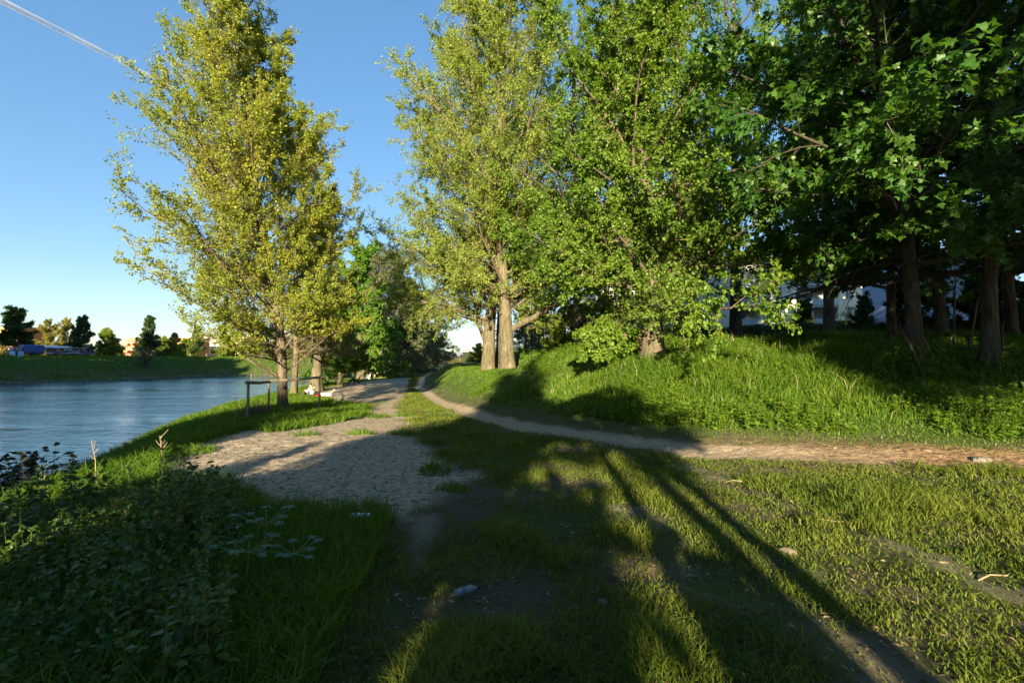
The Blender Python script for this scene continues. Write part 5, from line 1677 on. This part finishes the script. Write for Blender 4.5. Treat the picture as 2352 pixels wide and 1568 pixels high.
# ------------------------------------------------------------------ buildings
def facade_block(o, x0, x1, z0, z1, depth, floors, wins, wall_mat, frame_mat, y=0.0, name='wall', rails=None):
    """front wall with real window openings, sides and flat roof; floors: list of (zlo, zhi); wins: list of (xa, xb)"""
    holes = [(a, b, c, d) for (c, d) in floors for (a, b) in wins]
    m = MB()
    panel_with_holes(m, x0, x1, z0, z1, y, holes, .22)
    m.add([(x0, y, z0), (x0, y + depth, z0), (x0, y + depth, z1), (x0, y, z1)], [(0, 3, 2, 1)])
    m.add([(x1, y, z0), (x1, y + depth, z0), (x1, y + depth, z1), (x1, y, z1)], [(0, 1, 2, 3)])
    m.add([(x0, y, z1), (x1, y, z1), (x1, y + depth, z1), (x0, y + depth, z1)], [(0, 1, 2, 3)])
    m.add([(x0, y + depth, z0), (x1, y + depth, z0), (x1, y + depth, z1), (x0, y + depth, z1)], [(0, 3, 2, 1)])
    m.build(name, wall_mat, o)
    for (a, b, c, d) in holes:
        f = MB(); t = .07; yy = y + .16
        f.box(((a + b) / 2, yy, c + t / 2), (b - a, .06, t)); f.box(((a + b) / 2, yy, d - t / 2), (b - a, .06, t))
        for xx in (a + t / 2, b - t / 2, (a + b) / 2 + (b - a) * .18): f.box((xx, yy, (c + d) / 2), (t, .06, d - c - 2 * t))
        w = f.build('window', frame_mat, o)
        MB().add([(a, y + .19, c), (b, y + .19, c), (b, y + .19, d), (a, y + .19, d)], [(0, 1, 2, 3)]).build('pane', M_GLASS, w)
        MB().box(((a + b) / 2, y - .03, c - .035), (b - a + .16, .14, .05)).build('sill', frame_mat, w)


M_RENDER = plain('pale_render', (0.80, 0.75, 0.60), 0.9, .06, 3)
M_RENDW = plain('white_render', (0.62, 0.61, 0.57), 0.9, .05, 3)
M_WFRAME = plain('white_window_frame', (0.7, 0.7, 0.7), 0.5)
M_RAIL = plain('grey_glass_railing', (0.40, 0.48, 0.52), 0.25, .1)
M_SLAB = plain('grey_concrete', (0.35, 0.35, 0.34), 0.9)
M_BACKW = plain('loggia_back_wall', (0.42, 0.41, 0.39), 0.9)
BY = 62.0
o = thing('apartment_block', 'pale apartment block with recessed balconies behind the trees on the right', 'building', (0, BY, 0))
fl = [(7.15, 8.85), (9.9, 11.6), (4.4, 6.0), (12.65, 14.3)]
facade_block(o, 34.0, 39.0, 2.5, 15.6, 10, fl, [(36.05, 36.95)], M_RENDER, M_WFRAME)
facade_block(o, 44.6, 50.4, 2.5, 15.6, 10, fl, [(45.7, 46.5), (48.9, 49.7)], M_RENDER, M_WFRAME)
facade_block(o, 25.6, 30.2, 2.5, 15.6, 10, fl, [(26.6, 27.4)], M_RENDW, M_WFRAME)
facade_block(o, 11.5, 17.0, 2.5, 15.6, 10, fl, [(12.5, 13.4), (14.8, 15.7)], M_RENDER, M_WFRAME)
facade_block(o, 55.0, 60.0, 2.5, 15.6, 10, fl, [(57, 58)], M_RENDER, M_WFRAME)
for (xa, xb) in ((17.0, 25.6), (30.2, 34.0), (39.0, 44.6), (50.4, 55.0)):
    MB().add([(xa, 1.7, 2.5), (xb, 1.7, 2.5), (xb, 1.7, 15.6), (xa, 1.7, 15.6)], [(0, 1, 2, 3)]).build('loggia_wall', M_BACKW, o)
    MB().box(((xa + xb) / 2, .95, 15.5), (xb - xa - .02, 2.0, .22)).build('loggia_roof', M_SLAB, o)
    for zf in (3.45, 6.2, 8.95, 11.7):
        sl_ = MB().box(((xa + xb) / 2, .7, zf - .1), (xb - xa - .04, 1.96, .2)).build('balcony', M_SLAB, o)
        r_ = MB().box(((xa + xb) / 2, -.22, zf + .55), (xb - xa - .1, .03, .85))
        r_.tube([(xa + .05, -.22, zf + 1.05), (xb - .05, -.22, zf + 1.05)], .03, 6)
        for i in range(5): r_.tube([(xa + .06 + (xb - xa - .12) * i / 4, -.19, zf), (xa + .06 + (xb - xa - .12) * i / 4, -.19, zf + 1.04)], .022, 5)
        r_.build('railing', M_RAIL, sl_)
        MB().box(((xa + xb) / 2 - .4, 1.66, zf + 1.15), (1.9, .05, 2.1)).build('glass_door', M_GLASS, o)
M_SKYTINT = plain('sky_tinted_render', (0.40, 0.48, 0.66), 0.9, .05, 3)  # blue of the sky-lit shade is put into the wall colour
o = thing('sky_tinted_house', 'plain house with blue sky light painted into its wall colour, glimpsed between the grove trunks at the right', 'building', (0, 44, 0))
facade_block(o, 41.0, 49.0, 2.0, 12.0, 9, [(7.6, 9.2)], [(47.2, 48.2)], M_SKYTINT, M_WFRAME)
MB().box((45, 4.5, 12.15), (8.6, 9.6, .25)).build('roof', M_SLAB, o)
# hedge in front of the block
def hedge(x0, x1, y, lab, h=1.3):
    n = 26000
    x = gr.uniform(x0, x1, n); w = gr.normal(0, .55, n); yy = y + w + 0.02 * (x - x0)
    top = h * (0.85 + 0.35 * fbm(x * .5, x * 0, 131))
    z = height(x, yy) + np.sqrt(gr.random(n)) * top * np.clip(1.15 - np.abs(w) * .35, .4, 1)
    ax = gr.normal(0, 1, (n, 3))
    LV, LF, rn = leafgeo(np.stack([x, yy, z], 1), ax, gr.uniform(.12, .26, n), 'rhomb', gr, .6)
    me = make_mesh('hedge', LV, [LF], {'rnd': rn}, [L_DARK])
    o = thing('hedge', lab, 'hedge', (0, 0, 0))
    link('foliage', me, o)
    st_ = MB()
    for q in np.arange(x0, x1, .8):
        st_.tube([(q, y + .02 * (q - x0), hz(q, y) - .1), (q + .1, y + .02 * (q - x0), hz(q, y) + h * .8)], .03, 5)
    st_.build('stems', M_TWIGD, o)


hedge(12, 44, 44, 'long dark hedge in front of the apartment block', 1.5)
# small trees and posts in front of the block
for (px, d, mesh, sc, nm, lab, rz) in ((1624, 52, me_y, .62, 'young_tree', 'small round headed tree in front of the white wall', 0.2),
                                       (1980, 52, me_bare, .78, 'espalier_tree', 'bare many stemmed small tree in front of the apartment windows', 1.0),
                                       (1850, 50, me_f1, .36, 'garden_bush', 'rounded garden bush covering the right of the lit house corner', 2.0)):
    put_tree(nm, mesh, onground(px, d), lab, 'small tree' if nm != 'garden_bush' else 'bush', rz=rz, scale=sc)
M_GALV = plain('galvanised_grey', (0.28, 0.29, 0.30), .5, metal=.5)
p = onground(1606, 38); o = thing('sign_post', 'grey post with a small square sign before the hedge', 'sign', p)
MB().tube([(0, 0, -.3), (0, 0, 2.1)], .035, 8).build('pole', M_GALV, o)
MB().box((0, -.05, 1.85), (.5, .03, .5)).build('board', plain('sign_back', (.22, .23, .25), .5), o, bevel=.008)
p = onground(1912, 36); o = thing('grey_post', 'plain grey post standing in the shade in front of the hedge', 'post', p)  # bare post with a cap, carries no lamp
MB().tube([(0, 0, -.3), (0, 0, 2.6)], [.08, .07], 8).build('pole', M_GALV, o)
MB().tube([(0, 0, 2.6), (0, 0, 2.68)], [.09, .05], 8).build('cap', M_GALV, o)
p = onground(1055, 112); o = thing('river_sign', 'dark blue arrow shaped board on a post in the far gap', 'sign', p)
MB().tube([(0.1, 0, -.3), (0.1, 0, 2.2)], .09, 8).build('post', M_GALV, o)
MB().prism([(-.95, 2.0), (-.4, 2.55), (.85, 2.55), (.85, 1.5), (-.4, 1.5)], -.06, -.01, Matrix.Translation((0, -.1, 0))).build('board', plain('dark_blue_board', (.025, .035, .075), .5), o)

for k, (px, d, hh, lb) in enumerate(((2075, 21, 2.6, 'dark understorey bush left of the thick flared maple'), (2150, 24, 3.2, 'dark understorey bush behind the thick flared maple'), (2240, 19, 2.4, 'dark understorey bush left of the slender maple'),
                                     (2320, 20, 3.2, 'dark understorey bush at the right picture edge'), (1985, 30, 2.6, 'dark understorey bush near the hedge left of the grove'))):
    put_tree('understorey_bush', me_s1, onground(px, d), lb, 'bush', rz=k * 1.9, scale=hh / 9, group='understorey bushes of the grove')
# saplings and dead wood among the grove
for k, (px, d, h_, lx, ly, lab) in enumerate(((2190, 13.5, 2.6, .2, .0, 'bent bare sapling in front of the sky tinted wall'), (2165, 12.0, 1.3, -.8, .0, 'slanting cut pole leaning in the grove shade'), (2215, 13.0, 2.2, .9, .1, 'thin sapling leaning right near the slender maple'),
                                             (2128, 11.5, 1.4, -.6, .1, 'leaning stick at the foot of the thick maple'), (2300, 12.5, 1.1, .1, 0, 'short broken stem right of the slender maple'))):
    p = onground(px, d); o = thing('sapling', lab, 'sapling', p, group='saplings and sticks in the grove')
    m = MB().tube([(0, 0, -.1), (lx * .35, ly * .3, h_ * .4), (lx * .6, ly, h_ * .75), (lx, ly, h_)], [.035, .03, .022, .01], 7)
    r = random.Random(k)
    for j in range(5):
        q = Vector((lx * .6, ly, h_ * .75)).lerp(Vector((lx, ly, h_)), r.random())
        m.tube([q, q + Vector((r.uniform(-.4, .4), r.uniform(-.3, .3), r.uniform(.1, .5)))], [.01, .004], 5)
    m.build('stem', M_TWIGD, o, smooth=True)
p = onground(2230, 13.2)
tag(MB().tube([(-.9, 0, .1), (-.2, .1, .16), (.6, 0, .12), (1.1, -.1, .08)], [.11, .10, .09, .07], 9).build('fallen_log', M_BARKD, None, smooth=True, loc=p), 'fallen log lying across the ground in the grove', 'log')

# orange and cream buildings beyond the far bank
def block(nm, lab, pxa, pxb, d, ztop, col, nx, nz, rz=0.0, cat='building', bal=False):
    a, b = at(pxa, 826, d), at(pxb, 826, d)
    z0 = hz(a.x, a.y) - .5
    o = thing(nm, lab, cat, (a.x, d, z0), rz)
    w = b.x - a.x; H_ = ztop - z0
    wm = plain(nm + '_render', col, .9, .08, 1)
    fh = H_ / nz
    fl_ = [(fh * k + fh * .3, fh * k + fh * .8) for k in range(nz)]
    ws = [(w * (i + .25) / nx, w * (i + .75) / nx) for i in range(nx)]
    facade_block(o, 0, w, 0, H_, 12, fl_, ws, wm, M_WFRAME)
    MB().box((w / 2, 6, H_ + .15), (w + .5, 12.5, .3)).build('roof', M_SLAB, o)
    if bal:
        for k in range(1, nz):
            for i in range(0, nx, 2):
                MB().box((w * (i + .5) / nx, -.62, fh * k + .35), (w / nx * .9, 1.2, .9)).build('balcony', wm, o)


block('orange_block', 'orange rendered apartment block behind the dark tree at the left edge', -60, 52, 195, 15.5, (.52, .17, .05), 8, 4, bal=True)
block('orange_block', 'orange red block seen in glimpses left of the bare bush', 288, 348, 185, 10.5, (.52, .15, .06), 6, 3, bal=True)
block('orange_block', 'orange block seen low between the trees right of the bare bush', 372, 440, 205, 11.5, (.52, .17, .05), 6, 3, bal=True)
block('cream_block', 'cream apartment block with balconies behind the drooping boughs', 455, 560, 230, 13.5, (.62, .55, .40), 7, 4, bal=True)
o = None
block('white_house', 'tiny white building on the ridge beyond the far gap', 1058, 1076, 520, 13.5, (.7, .68, .62), 4, 2)

# contrail, high in the sky
mt, tt_, pp_ = newmat('ice_trail')
tr_ = N(tt_, 'ShaderNodeBsdfTransparent'); df = N(tt_, 'ShaderNodeBsdfDiffuse'); df.inputs[0].default_value = (.9, .93, 1, 1)
ms_ = N(tt_, 'ShaderNodeMixShader')
tc = N(tt_, 'ShaderNodeTexCoord'); nz_ = N(tt_, 'ShaderNodeTexNoise'); nz_.inputs['Scale'].default_value = .002; nz_.inputs['Detail'].default_value = 4
lw = N(tt_, 'ShaderNodeLayerWeight'); lw.inputs[0].default_value = .5
iv = N(tt_, 'ShaderNodeMath', operation='SUBTRACT'); iv.inputs[0].default_value = 1.0
mu = N(tt_, 'ShaderNodeMath', operation='MULTIPLY'); m3_ = N(tt_, 'ShaderNodeMath', operation='MULTIPLY'); m3_.inputs[1].default_value = 1.8
tt_.links.new(tc.outputs['Object'], nz_.inputs['Vector'])
tt_.links.new(lw.outputs['Facing'], iv.inputs[1]); pw_ = N(tt_, 'ShaderNodeMath', operation='POWER'); pw_.inputs[1].default_value = 1.8; tt_.links.new(iv.outputs[0], pw_.inputs[0]); tt_.links.new(pw_.outputs[0], mu.inputs[0]); tt_.links.new(nz_.outputs['Fac'], mu.inputs[1]); tt_.links.new(mu.outputs[0], m3_.inputs[0])
tt_.links.new(m3_.outputs[0], ms_.inputs[0]); tt_.links.new(tr_.outputs[0], ms_.inputs[1]); tt_.links.new(df.outputs[0], ms_.inputs[2])
tt_.links.new(ms_.outputs[0], tt_.nodes['Material Output'].inputs['Surface'])
a, b = at(-150, -75, 5000), at(430, 218, 8600)
pts = [a.lerp(b, i / 20) + Vector((random.uniform(-2, 2), 0, random.uniform(-2, 2))) for i in range(21)]
tag(MB().tube(pts, [42 - 10 * i / 20 for i in range(21)], 28).build('contrail', mt, None, smooth=True), 'thin white aircraft trail slanting across the upper left sky', 'contrail')
